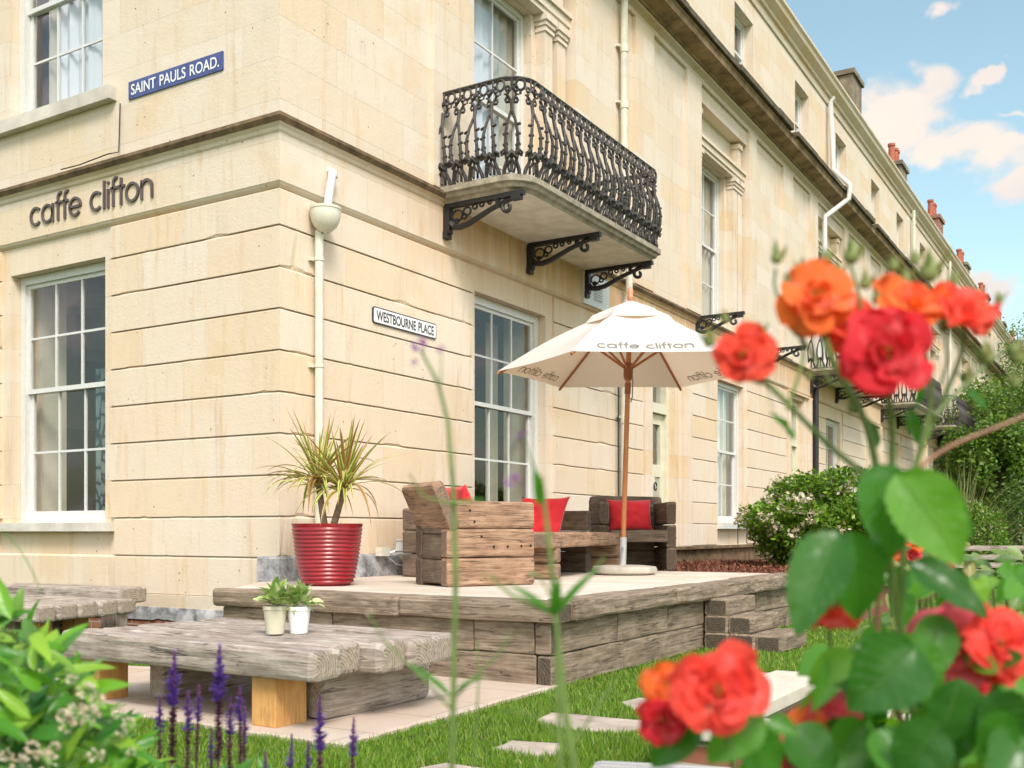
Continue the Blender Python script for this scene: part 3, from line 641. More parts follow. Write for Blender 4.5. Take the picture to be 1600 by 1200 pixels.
# canopy brackets where an older balcony stood
def bracket_mesh(L_=.8, H=.42):
    b = MB(); t = .03
    b.box((0, -t, -.02), (L_, t, .025)); b.box((0, -t*1.2, -H), (.07, t*1.2, -.02)); b.box((.0, -t*1.5, -H-.05), (.05, t*1.5, -H+.02))
    pts = [(.05+ (L_*.72)*s, 0, -H*.80+ (H*.72)*(s**1.7)) for s in np.linspace(0, 1, 12)]
    pts = [(.05, 0, -H*.62), (.09, 0, -H*.78), (.16, 0, -H*.82), (.24, 0, -H*.76), (.34, 0, -H*.60), (.46, 0, -H*.40), (.6, 0, -H*.22), (.7, 0, -H*.12)]
    b.tube([(x*L_/.8, y, z) for x, y, z in pts], [.034,.034,.032,.03,.028,.026,.024,.024], 6)
    for (cx, cz, r) in ((.13, -.16, .07), (.23, -.12, .05), (.31, -.07, .03), (.2, -.19, .03), (.38, -.06, .025), (.46, -.05, .02), (.12, -.24, .025)):
        b.tube([(cx*L_/.8+r*math.cos(q)*.9, 0, cz*H/.42+r*math.sin(q)*min(1, H/.34)) for q in np.linspace(0, 2*math.pi, 11)[:-1]], .011, 5, closed=True)
    cx, cz = L_*.8, -.11
    b.tube([(cx+(.075-.010*q)*math.cos(q+1.4), 0, cz+(.075-.010*q)*math.sin(q+1.4)) for q in np.linspace(0, 6.0, 18)], [.02]*12+[.018]*3+[.022]*3, 6)
    b.box((L_*.66, -.02, -.1), (L_*.7, .02, -.02)); b.box((L_*.86, -t, -.06), (L_*.97, t, -.02))
    return b
def bracket(parent, loc, L_=.8, H=.42, mat=IRON):
    o = bracket_mesh(L_, H).build('bracket', mat, parent); o.location = loc; return o

# ---- balcony -----------------------------------------------------------
def baluster_mesh(h=.86, simple_=False, sg=5):
    """x along rail, y outward (belly), z up"""
    b = MB()
    def bl(z): t = z/h; return .10*math.sin(min(1, max(0, (t-.02)/.75))*math.pi)*(1 if t < .77 else 0) + .0
    # base scrolls
    for s in (-1, 1):
        b.tube([(s*.075, .005, .0), (s*.07, .02, .05), (s*.045, bl(.12), .12), (s*.05, bl(.17), .17), (s*.06, bl(.26), .26), (s*.055, bl(.36), .36), (s*.035, bl(.46), .46), (s*.008, bl(.54), .55)], [.019,.021,.017,.023,.018,.016,.015,.015], sg)
        if not simple_:
            b.tube([(s*.05+.028*math.cos(q)*s, bl(.16)+.004, .165+.028*math.sin(q)) for q in np.linspace(0, 5.2, 8)], .011, 4)
            for z in (.24, .33, .42): b.tube([(s*.06-.026, bl(z), z), (s*.06+.026, bl(z), z+.014)], .014, 4)
            b.tube([(s*.03, bl(.17)+.01, .17), (s*.075, bl(.2)+.02, .2), (s*.1, bl(.19), .185), (s*.09, bl(.15), .155)], .015, 5)
            b.tube([(s*.02, .02, .02), (s*.035, .045, .07), (s*.012, .07, .12)], .012, 4)
    b.tube([(-.085, .0, .008), (.085, .0, .008)], .012, 4)
    b.tube([(-.05, bl(.15), .15), (0, bl(.15)+.012, .19), (.05, bl(.15), .15)], .028, sg)
    b.tube([(0, bl(.15), .02), (0, bl(.12), .16)], .016, 4)
    b.tube([(0, bl(.54), .53), (0, bl(.58), .60), (0, .03, .66)], [.02,.018,.022], sg)
    zc = .715
    b.tube([(.05, .02, zc), (0, .02, zc+.06), (-.05, .02, zc), (0, .02, zc-.06)], .019, 4, closed=True)
    if not simple_:
        for (dx, dz) in ((.04,.05),(-.04,.05),(.04,-.05),(-.04,-.05)):
            b.tube([(dx+.02*math.cos(q), .02, zc+dz+0.022*math.sin(q)) for q in np.linspace(0, 2*math.pi, 7)[:-1]], .014, 4, closed=True)
        for s in (-1, 1): b.tube([(s*.045, .02, zc), (s*.075, .02, zc)], .008, 4)
    b.tube([(0, .02, zc+.05), (0, .01, h)], .012, 4)
    # ring between this baluster and the next under the rail
    b.tube([(.085+.045*math.cos(q), .01, h-.055+.05*math.sin(q)) for q in np.linspace(0, 2*math.pi, 10)[:-1]], .014, 4, closed=True)
    b.tube([(.0, .01, h-.055), (.04, .01, h-.055)], .008, 4)
    b.tube([(.085, .01, h-.105), (.085, .015, h-.14)], .012, 4)
    return b
BAL_HI = None
def balcony(name, label, y0, y1, depth=1.0, zt=4.31, hi=True, group=None, nbr=3):
    """parts: slab, brackets, rail, balusters"""
    t = thing(name, label, 'balcony', (0, 0, 0), 0, group)
    rc = .3
    def outline(off, n=8):
        x1 = depth-off; a0, a1 = y0+off, y1-off; r = rc-off*.6
        pts = [(.0, a0)]
        for k in range(n+1):
            q = R(-90+90*k/n); pts.append((x1-r+r*math.cos(q), a0+r+r*math.sin(q)))
        for k in range(n+1):
            q = R(0+90*k/n); pts.append((x1-.06+.06*math.cos(q), a1-.06+.06*math.sin(q)))
        pts.append((.0, a1)); return pts
    b = MB(); prof = [(.0, zt), (.0, zt-.055), (.03, zt-.07), (.04, zt-.10), (.07, zt-.115), (.085, zt-.14)]
    rings = []
    for (off, z) in prof:
        n0 = len(b.v); o_ = outline(off); b.v += [(max(x, .022), y, z) for x, y in o_]; rings.append((n0, len(o_)))
    for i in range(len(prof)-1):
        n0, k = rings[i]; n1, _ = rings[i+1]
        for j in range(k-1): b.face((n0+j, n0+j+1, n1+j+1, n1+j))
    b.face([rings[0][0]+j for j in range(rings[0][1])]); b.face([rings[-1][0]+j for j in range(rings[-1][1])][::-1], None, 1)
    b.build('slab', [SLABT, SOF], t)
    ys = [y0+.12, (y0+y1)/2+.12, y1-.12] if nbr == 3 else [y0+.12, y1-.12]
    for y in ys: bracket(t, (.024, y, zt-.165), depth*.9, .27)
    # rail path
    o_ = outline(.06, 10)
    path = [Vector((x, y, zt+.95)) for x, y in o_]; path[0].x = .0; path[-1].x = .0
    b = MB(); b.tube(path, .017, 6); b.tube([p-Vector((0,0,.022)) for p in path], .010, 5); b.build('handrail', IRONR, t)
    # balusters
    seg = [path[i+1]-path[i] for i in range(len(path)-1)]; ln = [s.length for s in seg]; tot = sum(ln)
    nb = int(tot/.19); mesh = None
    for i in range(nb):
        d = (i+.75)*tot/nb - .08; k = 0
        while k < len(ln)-1 and d > ln[k]: d -= ln[k]; k += 1
        p = path[k]+seg[k]*(d/ln[k]); tdir = seg[k].normalized()
        if p.x < .1 and (i > 2): continue
        if mesh is None:
            ob = (BALHI if hi else BALLO); mesh = ob
        o = bpy.data.objects.new('baluster', mesh); COL.objects.link(o); o.parent = t
        o.location = (p.x, p.y, zt+.005); o.rotation_euler = (0, 0, math.atan2(tdir.y, tdir.x)); o.scale = (1, -1, 1.085)
    b = MB(); b.tube([(x, y, zt+.012) for x, y in o_], .013, 5); b.build('bottom_rail', IRONR, t)
    return t
def mesh_only(mb, name, mat):
    o = mb.build(name, mat, None, smooth=True); me = o.data; bpy.data.objects.remove(o); return me
BALHI = mesh_only(baluster_mesh(), 'baluster', IRONR); BALLO = mesh_only(baluster_mesh(simple_=True, sg=4), 'baluster', IRONR)
balcony('iron_balcony', 'ornate black iron balcony with bowed balusters over the cafe window', 2.2, 5.5, 1.02, 4.318)
# ---- chimney on the party wall
POT = simple('terracotta_pot', (.42,.12,.07), .8, var=.2)
STK = weathered('chimney_stone', (.13,.11,.09), (.34,.28,.2), 3)
def chimney(parent, y, red, h=1.6, x=-.62, nm=4):
    b = MB(); b.box((x-.3, y-.5, 10.97), (x+.3, y+.5, 11.6+h)); b.box((x-.36, y-.56, 11.6+h), (x+.36, y+.56, 11.72+h)); 
    o = b.build('chimney', STK if not red else BRK, parent)
    for i in range(nm):
        if i in (1,) and nm > 3: continue
        p = MB(); p.lathe([(.09,0),(.115,.04),(.10,.08),(.09,.5),(.115,.53),(.115,.6),(.07,.6),(.07,.3)], (x, y-.36+.24*i, 11.72+h), 12); p.build('chimney_pot', POT, o)
houses = [house]
names = ['second terrace house beyond the corner house, white offset drainpipe and pale chimney', 'third terrace house along, its iron balcony nearest behind the roses', 'fourth terrace house, with the middle of three far iron balconies', 'fifth terrace house, carrying the farthest of the three iron balconies', 'sixth terrace house, half hidden by the tree crown at right', 'seventh terrace house of the row, tiny red chimney pots on its roof', 'eighth terrace house of the row, seen as a thin strip behind the roses', 'last terrace house visible at the far right end of the stone row']
for i in range(1, 9):
    h = copy_tree(house, None, names[i-1]); h.location = (0, YE+SPX*i, 0); houses.append(h)
for i, h in enumerate(houses): chimney(h, SPX+(1.2 if i == 1 else .5), i in (3, 5), [.9, 1.0, .55, .7, .5, .5, .4, .5, .4][i], nm=0 if i < 2 else 4)
for y in (9.2, 12.6): bracket(houses[0], (0.0, y-YE, 4.25), .8, .28)
for i, lab in ((2, 'black iron balcony nearest beyond the white parasol, behind the red rose'), (3, 'middle iron balcony of the three far ones on the terrace'), (4, 'farthest iron balcony on the terrace beside the tree')):
    y = YE+SPX*(i-1)+SPX; y0 = YE+SPX*(i-1)+2.3+ (0 if i > 1 else 0)
    balcony('iron_balcony', lab, y0, y0+4.2, .95, 4.318, False, 'iron balconies along the terrace')
# ---- pipes -------------------------------------------------------------
pp = thing('drainpipe', 'cream drainpipe with a bowl shaped hopper near the house corner', 'drainpipe', (.06, .41, 0))
b = MB(); b.tube([(0,0,.72),(0,0,2.0),(0,0,3.44)], .037, 14); b.build('pipe', PIPEW, pp, True)
b = MB(); b.lathe([(.03,3.42),(.06,3.435),(.095,3.465),(.118,3.51),(.128,3.56),(.128,3.60),(.134,3.605),(.134,3.625),(.12,3.625),(.112,3.55),(.03,3.5)], (.07,0,0), 20); b.build('hopper', PIPEW, pp, True)
b = MB(); b.tube([(.07,.02,3.58),(.05,.06,3.72),(.01,.16,3.98),(-.08,.2,4.03)], .036, 10); b.tube([(.01,.16,3.94),(.008,.165,3.99)], .045, 10); b.build('inlet_pipe', WHITE, pp, True)
for z in (3.2, 2.3, 1.4):
    b = MB(); b.box((-.06,-.07,z-.015),(-.03,.07,z+.015)); b.tube([(0,0,z-.012),(0,0,z+.012)], .044, 12); b.build('bracket_clip', PIPEW, pp)
pp = thing('drainpipe', 'tall pale drainpipe between the corner house and its neighbour, above the parasol', 'drainpipe', (.09, YE-.05, 0))
b = MB(); b.tube([(0,0,.6),(0,0,3.9),(.07,0,4.05),(.07,0,4.4),(0,0,4.55),(0,0,8.1),(.1,0,8.2)], .048, 12); b.build('pipe', PIPEW, pp, True)
for z in (1.2, 2.4, 3.5, 5.2, 6.6, 7.35):
    b = MB(); b.tube([(0,0,z-.05),(0,0,z+.05)], .058, 12); b.box((-.09,-.09,z+.02),(-.04,.09,z+.05)); b.build('bracket_clip', PIPEW, pp)
b = MB(); b.tube([(-.03,-.12,.6),(-.035,-.11,2.0),(-.03,-.12,3.6)], .012, 6); b.build('cable', IRON, pp)
pp = thing('drainpipe', 'white plastic drainpipe with an offset bend beside the third attic window', 'drainpipe', (.1, 16.3, 0))
b = MB(); b.tube([(0,.3,4.4),(0,.3,7.6),(0,.32,7.75),(.34,.75,8.15),(.40,.78,8.2),(.42,.8,8.5),(.06,.8,8.9),(.0,.8,10.4),(.1,.8,10.5)], .055, 10); b.build('pipe', WHITE, pp, True)
pp = thing('drainpipe', 'black painted drainpipe on the lower wall under the far balcony', 'drainpipe', (.1, 15.9, 0))
b = MB(); b.tube([(0,0,.3),(0,0,4.1)], .06, 10); b.build('pipe', IRON, pp, True)
for (y, lb_) in ((26.9, 'grey drainpipe running down the far terrace behind the orange roses'), (33.8, 'thin grey drainpipe farthest along the upper terrace')):
    b = MB(); b.tube([(.1,y,8.7),(.1,y,10.6)], .05, 8); b.tube([(.1,y,4.4),(.1,y,8.2)], .05, 8); tag(b.build('drainpipe', PIPEW), lb_, 'drainpipe')
# wall vent and whitewashed panel next to the balcony bracket
vt = thing('wall_vent', 'small white louvred vent in a whitewashed panel right of the balcony bracket', 'vent', (0, 0, 0))
b = MB(); pbox(b, 'R', 5.32, 6.05, 3.765, 4.165, .021, .04); b.build('panel', WHITE, vt)
b = MB(); pbox(b, 'R', 5.62, 5.84, 3.85, 4.1, .041, .048)
for i in range(7): b.box((.048, 5.64, 3.865+.033*i), (.062, 5.82, 3.875+.033*i))
b.build('louvre', WHITE, vt)
# loose cables on the left facade
b = MB(); b.tube([(-1.95,-.012,4.80),(-1.96,-.012,4.55),(-1.97,-.012,4.36),(-2.1,-.03,4.36),(-2.5,-.04,4.33),(-2.75,-.05,4.33)], .006, 5); tag(b.build('wall_cable', IRON), 'thin black cable hanging below the upper window sill onto the string course', 'cable')
# floodlight on the low wall
fl = thing('floodlight', 'grey box floodlight tilted on the wall behind the red pot', 'floodlight', (.0, 1.3, 0))
LG = simple('light_grey_metal', (.50,.52,.55), .35, var=.06, metal=.3)
b = MB(); b.box((.047,-.12,.68),(.12,.0,.76)); b.build('junction_box', PIPEW, fl)
b = MB()
def ft(x, y, z):
    v = Matrix.Rotation(R(-32), 3, 'X') @ Vector((x, y, z)); v = Matrix.Rotation(R(12), 3, 'Z') @ v; return (v.x+.2, v.y+.22, v.z+.69)
b.box((-.09,-.16,-.055),(.09,.16,.045), T=ft); b.box((-.10,-.17,.045),(.10,.17,.06), T=ft); b.box((-.075,-.14,-.075),(.075,.14,-.055), T=ft); b.build('housing', LG, fl)
b = MB(); b.tube([(.08,.0,.70),(.14,.06,.72),(.16,.2,.72)], .012, 6); b.tube([(.08,-.02,.69),(.12,.1,.6),(.22,.3,.56)], .005, 5); b.build('stand', LG, fl)

# ---------------------------------------------------------------- ground
m = M('lawn_soil'); p = m.pos(); g = m.noise(p, 3, 6, .7); g2 = m.noise(p, 60, 5, .7)
m.base(m.mix(m.math('MULTIPLY', g2, .7), m.ramp(g, [(.3, (.045,.09,.012)), (.7, (.10,.17,.03))]), (.05,.075,.012,1)), .95); m.bump(g2, .8, .03); LAWN = m.mat
b = MB(); b.quad((-400,-400,0),(600,-400,0),(600,900,0),(-400,900,0)); tag(b.build('ground', LAWN), kind='structure')
def paving_mat(name, c1, c2, c3, bw=.62, bh=.45, off=.5, rot=0):
    m = M(name); p = m.pos(); pr = m.n('ShaderNodeMapping', {0: p, 2: (0,0,R(rot))}).outputs[0]
    b_ = m.n('ShaderNodeTexBrick', {'Vector': pr, 'Color1': (0,0,0,1), 'Color2': (1,1,1,1), 'Mortar': (.5,.5,.5,1), 'Scale': 1.0, 'Mortar Size': .005, 'Mortar Smooth': .2, 'Brick Width': bw, 'Row Height': bh}, offset=off)
    c = m.ramp(b_.outputs['Color'], [(0, c1), (.5, c2), (1, c3)]); n_ = m.noise(p, 5, 6, .65); nf = m.noise(p, 50, 5, .7)
    c = m.mix(m.mapr(n_, .45, .75, 0, .45), c, (.44,.33,.24,1)); c = m.mix(m.mapr(nf, .55, .75, 0, .3), c, (.3,.25,.19,1))
    c = m.mix(m.math('MULTIPLY', b_.outputs['Fac'], .7), c, (.20,.15,.10,1)); m.base(c, .85)
    m.bump(m.math('ADD', m.math('MULTIPLY', b_.outputs['Fac'], -1.2), m.math('ADD', n_, m.math('MULTIPLY', nf, .3))), .35, .008); return m.mat
PAV = paving_mat('sandstone_paving', (.50,.40,.32), (.56,.48,.41), (.48,.36,.28)); DPV = paving_mat('deck_paving', (.58,.50,.42), (.66,.59,.52), (.56,.46,.37), .9, .3)
def slabpoly(name, pts, z, th, mat, kind='structure', label=None, cat=None, jit=.012, group=None):
    P2 = []
    k = len(pts)
    for i in range(k):
        a, c = Vector(pts[i]), Vector(pts[(i+1)%k]); n = max(1, int((c-a).length/.08))
        for j in range(n):
            q = a.lerp(c, j/n); P2.append((q.x+random.uniform(-1,1)*jit, q.y+random.uniform(-1,1)*jit))
    b = MB(); k = len(P2); b.v = [(x, y, z-th) for x, y in P2]+[(x, y, z-.006) for x, y in P2]+[(x+(sum(p[0] for p in P2)/k-x)*.012, y+(sum(p[1] for p in P2)/k-y)*.012, z) for x, y in P2]
    for i in range(k):
        j = (i+1)%k; b.face((i, j, k+j, k+i)); b.face((k+i, k+j, 2*k+j, 2*k+i))
    b.face([2*k+i for i in range(k)])
    o = b.build(name, mat); tag(o, label, cat, group, kind); return o
slabpoly('paving', [(-.2,-2.2),(.35,-2.9),(3.17,-2.95),(3.15,-1.0),(.9,-1.0),(.9,-1.6),(.2,-1.75)], .022, .03, PAV)
STN = simple('stepping_stone', (.44,.37,.31), .9, var=.22, sc_=5, bump=.6)
step_px = [[(838,1124),(862,1112),(1010,1125),(1015,1138),(960,1142),(880,1136)], [(968,1096),(1000,1089),(1060,1095),(1062,1104),(990,1106)], [(770,1168),(800,1156),(875,1160),(880,1175),(840,1180)], [(1110,1058),(1150,1050),(1215,1050),(1200,1062)], [(655,1198),(700,1190),(760,1200),(740,1240),(650,1230)], [(1000,1066),(1020,1058),(1050,1062),(1040,1068)], [(150,1170),(250,1200),(200,1240),(100,1200)]]
slab_lab = ['long pale stepping stone in the lawn, centre of the picture', 'pale stepping stone beside the orange rose, above the long one', 'stepping stone in the grass just above the grey bench', 'pale slab in the lawn between the timber steps and the brick planter', 'stepping stone at the very bottom edge of the lawn', 'smallest stepping stone at the left of the coral rose', 'stepping stone by the purple spikes at bottom left']
for k, ppx in enumerate(step_px):
    pts = [tuple((lambda q: (q.x, q.y))(CAM + (at(px, py, 1)-CAM)*((.012-.9)/(at(px, py, 1).z-.9)))) for px, py in ppx]
    slabpoly('stepping_stone', pts, .009, .03, STN, None, slab_lab[k], 'stepping stone', .006, 'stepping stones in the lawn')

# ---------------------------------------------------------------- raised terrace of sleepers
dk = thing('sleeper_terrace', 'raised terrace edged with weathered timber sleepers under the cafe chairs', 'raised terrace')
X1, Y0, Y1 = 3.13, -1.08, 3.75
b = MB()
def row(mb, z, h, side, cuts, s0, w_=.09):
    for i in range(len(cuts)-1):
        a, c = cuts[i]+.003, cuts[i+1]-.003
        if side == 'R': beam(mb, (X1-w_/2+random.uniform(-.006,.004), a, z), (0,1,0), (1,0,0), c-a, w_, h, .010, .004, s0+i)
        else: beam(mb, (a, Y0+w_/2+random.uniform(-.004,.006), z), (1,0,0), (0,1,0), c-a, w_, h, .010, .004, s0+i)
row(b, .095, .186, 'R', [-1.08, -.1, 1.9, Y1], 1); row(b, .285, .186, 'R', [-.98, -.2, .62, 1.38, 2.6, Y1], 5)
row(b, .095, .186, 'F', [.5, 2.2, X1-.1], 11); row(b, .285, .186, 'F', [.5, 1.5, 2.6, X1-.11, X1], 15)
b.build('retaining_wall', DCK, dk)
for (o_, l_, wd, ln_, sd_) in (((.46,-1.04,.442),(1,0,0),(0,1,0),1.62,31), ((2.085,-1.04,.442),(1,0,0),(0,1,0),1.11,32), ((3.1,-.93,.442),(0,1,0),(1,0,0),1.55,33), ((3.1,.63,.442),(0,1,0),(1,0,0),1.6,34), ((3.1,2.24,.442),(0,1,0),(1,0,0),1.5,35)):
    mb = MB(); beam(mb, o_, l_, wd, ln_, .215, .122, .022, .007, sd_); mb.build('cap_sleeper', DCK, dk)
b = MB(); zt = .495
poly = [(.45,-.95),(3.0,-.95),(3.0,Y1),(.02,Y1),(.02,.0),(-.15,-.05)]
b.v = [(x,y,zt) for x,y in poly]+[(x,y,zt-.1) for x,y in poly]; b.face(range(6)); 
for i in range(6): b.face((i,(i+1)%6,6+(i+1)%6,6+i))
b.build('floor_slabs', DPV, dk)
st_ = thing('sleeper_steps', 'three timber sleeper steps at the right side of the raised terrace', 'steps')
def stepb(x0, x1, z, h, seed, y0=1.30, y1=1.98):
    n = max(1, round((x1-x0)/.2)); w_ = (x1-x0)/n
    for i in range(n):
        mb = MB(); beam(mb, (x0+w_*(i+.5), y0+random.uniform(-.012,.012), z), (0,1,0), (1,0,0), y1-y0, w_-.004, h, .014, .005, seed+i); mb.build('tread', DCK, st_)
stepb(3.14, 3.74, .065, .13, 50); stepb(3.14, 3.52, .197, .128, 54); stepb(3.14, 3.33, .325, .126, 58)

# ---------------------------------------------------------------- furniture of sleepers
def sleeper_table(name, label, loc, rz, n, bw, lenx, ztop, th, legs, under, seeds, mats=SLP, inset=()):
    t = thing(name, label, 'table', loc, rz)
    for i in range(n):
        l0 = inset[i][0] if inset else 0; l1 = inset[i][1] if inset else 0
        mb = MB(); beam(mb, (l0, (i+.5)*bw, ztop-th/2+random.uniform(-.004,.004)), (1,0,0), (0,1,0), lenx-l0-l1, bw-.006, th, .024, .007, seeds+i, fine=.7); mb.build('top_plank', mats, t)
    for (x, y, w1, w2) in legs:
        mb = MB(); beam(mb, (x, y, .02), (0,0,1), (1,0,0), ztop-th-.02, w1, w2, .006, .001, 3); mb.build('leg', NEWW, t)
    for (x, y0, y1) in under:
        mb = MB(); beam(mb, (x, y0, .13), (0,1,0), (1,0,0), y1-y0, .12, .215, .03, .006, seeds+20); mb.build('trestle', [SLP[0], SLP[1]], t)
    return t
rz = R(-3)
sleeper_table('low_sleeper_table', 'low chunky table of grey weathered sleepers on two fresh oak legs, front of picture', (1.20,-2.86,0), R(-1.5), 5, .205, 1.83, .385, .138, [(1.42,.16,.15,.2), (.1,.2,.14,.18)], [(1.50,.30,1.12), (.38,.3,1.05)], 100, inset=[(.0,.06),(.02,.13),(.05,.03),(.0,.0),(.08,.03)])
sleeper_table('low_sleeper_table', 'second low sleeper table against the wall at the left edge', (-2.9,-2.0,0), R(8), 5, .2, 2.2, .37, .12, [(1.95,.25,.16,.12), (1.75,.8,.14,.14), (.2,.3,.15,.15)], [(1.6,.3,.95)], 140)
mb = MB(); beam(mb, (-2.6,-.62,.375), (1,.05,0), (-.05,1,0), 1.5, .3, .13, .025, .006, 161); tag(mb.build('sleeper_bench', SLP), 'rough sleeper bench plank behind the left low table, against the wall', 'bench')
mb2 = MB(); beam(mb2, (-2.2,-.62,.0), (0,0,1), (1,0,0), .31, .2, .12, .01, .002, 4); o = mb2.build('leg', SLP, COL.objects['sleeper_bench']); 
mb2 = MB(); beam(mb2, (-1.3,-.58,.0), (0,0,1), (1,0,0), .31, .2, .12, .01, .002, 5); o = mb2.build('leg', SLP, COL.objects['sleeper_bench'])

HOLE = simple('bolt_hole', (.01,.008,.006), .9)
def sleeper_chair(label, loc, rz, width, depth, armh, seath, backh, tilt, mats, matb, near=None, seed=200):
    """local: x across (0..width), y forward (0 back..depth front)"""
    t = thing('sleeper_armchair', label, 'armchair', loc, rz)
    th = .105
    for (x, s) in ((th/2, 0), (width-th/2, 1)):
        mb = MB(); n = 3; hh = armh/n
        for i in range(n): beam(mb, (x, 0, hh*(i+.5)), (0,1,0), (1,0,0), depth, th, hh-.005, .016 if i < 2 else .02, .004, seed+s*7+i)
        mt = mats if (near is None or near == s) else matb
        ao = mb.build('arm', mt, t)
        hb = MB(); xo = x+(th/2+.002)*(1 if s else -1)
        for (yy, zz) in ((.25,.88),(.3,.75),(.38,.58),(.52,.46),(.68,.46),(.84,.465),(.95,.47)):
            hb.lathe([(.0001,0),(.0085,0),(.0085,.004)], (0,0,0), 8); 
            for q in range(len(hb.v)-24, len(hb.v)):
                vx, vy, vz = hb.v[q]; hb.v[q] = (xo+vz*(1 if s else -1)-.001, yy*depth+vx, zz*armh+vy)
        hb.build('bolt_holes', HOLE, ao)
    mb = MB()
    for i in range(3): beam(mb, (th+.002, .17+.21*i, seath-.06), (1,0,0), (0,1,0), width-2*th-.004, .205, .12, .016, .004, seed+20+i)
    mb.build('seat', matb, t)
    mb = MB()
    for i in range(3): beam(mb, (th+.002, .055, .11+.185*i), (1,0,0), (0,1,0), width-2*th-.004, .10, .182, .014, .004, seed+26+i)
    mb.build('back_panel', matb, t)
    mb = MB(); q = R(tilt); wd = Vector((0, -math.sin(q), math.cos(q))); h2 = backh-.42
    beam(mb, (-.01 if near is not None else .01, .07-math.sin(q)*h2*.5, .42+h2*.5*math.cos(q)), (1,0,0), wd, width+(.02 if near is not None else -.02), h2, .1, .03, .006, seed+30)
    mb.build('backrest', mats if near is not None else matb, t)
    return t
sleeper_chair('brown sleeper armchair seen from behind its side, nearest on the terrace', (1.66-.89*.50, -.02+.457*.50, .495), math.atan2(-.457, .89), .52, .76, .64, .40, .80, 24, CHW, CHD, near=1)
# chair facing the camera
c3 = at(997, 892, 10.85); a3 = YAW + math.pi + R(6)
fwd = Vector((-math.sin(a3), math.cos(a3), 0)); rgt = Vector((math.cos(a3), math.sin(a3), 0))
o3 = Vector((c3.x, c3.y, .495)) - fwd*.62 - rgt*.41
sleeper_chair('dark sleeper armchair facing forward with one red cushion, right of the parasol pole', tuple(o3), a3, .82, .62, .72, .42, .80, 14, CHD, CHD, seed=260)
# bench seat along the wall with far arm
sf = thing('sleeper_sofa', 'dark sleeper sofa along the stone wall behind the near armchair', 'sofa', (.30, 1.25, .495))
for (y) in (.05, 1.78):
    mb = MB()
    for i in range(3): beam(mb, (0, y, .105+.205*i), (1,0,0), (0,1,0), .98, .11, .2, .016, .004, 300+i+int(y*7)); 
    mb.build('arm', CHD, sf)
mb = MB(); 
for i in range(4): beam(mb, (.15+.2*i, .11, .34), (0,1,0), (1,0,0), 1.61, .195, .12, .016, .004, 320+i)
mb.build('seat', CHD, sf)
mb = MB(); 
for i in range(2): beam(mb, (.05, .11, .5+.0+.18*i-.1), (0,1,0), (1,0,0), 1.61, .1, .17, .016, .004, 330+i)
mb.build('backrest', CHD, sf)
# terrace table
tt = thing('sleeper_table', 'brown sleeper coffee table on the terrace between the chairs and parasol', 'table', (1.80, 1.40, .495), math.atan2(.19, .98))
mb = None
for i in range(3):
    mb = MB(); beam(mb, (-.10-.2*i, -.12, .335), (0,1,0), (1,0,0), 2.55, .196, .13, .02, .004, 350+i); mb.build('top_plank', CHW, tt)
for y in (.08, 2.15):
    mb = MB(); 
    for i in range(2): beam(mb, (-.58, y, .07+.135*i), (1,0,0), (0,1,0), .58, .12, .132, .02, .004, 360+i)
    mb.build('leg', CHW, tt)

# cushions
RED = None
m = M('red_cushion_fabric'); p_ = m.n('ShaderNodeTexCoord').outputs['Object']; nz = m.noise(p_, 260, 2); n5 = m.noise(p_, 6, 4)
m.base(m.ramp(n5, [(.3, (.60,.010,.022)), (.7, (.74,.022,.035))]), .85); m.p.inputs['Sheen Weight'].default_value = .3; m.bump(m.math('ADD', m.math('MULTIPLY', nz, .3), m.math('MULTIPLY', n5, 2)), .4, .01); RED = m.mat
def cushion(label, c, right, up, nrm, w_=.46, h=.44, th=.15, seed=0):
    right, up, nrm = Vector(right).normalized(), Vector(up).normalized(), Vector(nrm).normalized(); c = Vector(c); b = MB(); n = 22
    for side in (1, -1):
        n0 = len(b.v)
        for i in range(n+1):
            for j in range(n+1):
                u, v = i/n*2-1, j/n*2-1
                e = (max(0, 1-u**2))**.42*(max(0, 1-v**2))**.42
                pin = 1-.09*(1-abs(u)**4)*(abs(v)**3)*1 ; pin2 = 1-.09*(1-abs(v)**4)*(abs(u)**3)
                wr = noise.noise(Vector((u*2.5+seed, v*2.5, side)))*.02*e + noise.noise(Vector((u*7+seed, v*3, side*2)))*.009*e
                q = c + right*(u*w_/2*pin2) + up*(v*h/2*pin) + nrm*side*(th/2*e+wr)
                b.v.append(tuple(q))
        for i in range(n):
            for j in range(n):
                a = n0+i*(n+1)+j; b.face((a, a+1, a+n+2, a+n+1) if side > 0 else (a, a+n+1, a+n+2, a+1))
    return tag(b.build('cushion', RED, None, smooth=True, fixn=True), label, 'cushion', 'red cushions on the sleeper seats')
ff = Vector((.457, .889, 0)); rr_ = Vector((.89, -.457, 0))
cushion('red cushion barely showing above the nearest armchair side', Vector((1.66,-.02,0))-rr_*.30+ff*.28+Vector((0,0,1.05)), rr_, UP*1.0-ff*.35, ff+UP*.3, .44, .44, .13, 1)
cushion('red cushion leaning upright between the near armchair and the coffee table', (1.0, 2.55, 1.035), (.80,.62,.02), (.12,.3,1), (.6,-.75,.2), .48, .44, .15, 2)
cushion('wide red cushion in the armchair right of the parasol pole', o3+rgt*.42+fwd*.26+Vector((0,0,.585)), rgt, UP-fwd*.28, fwd+UP*.28, .50, .36, .15, 3)

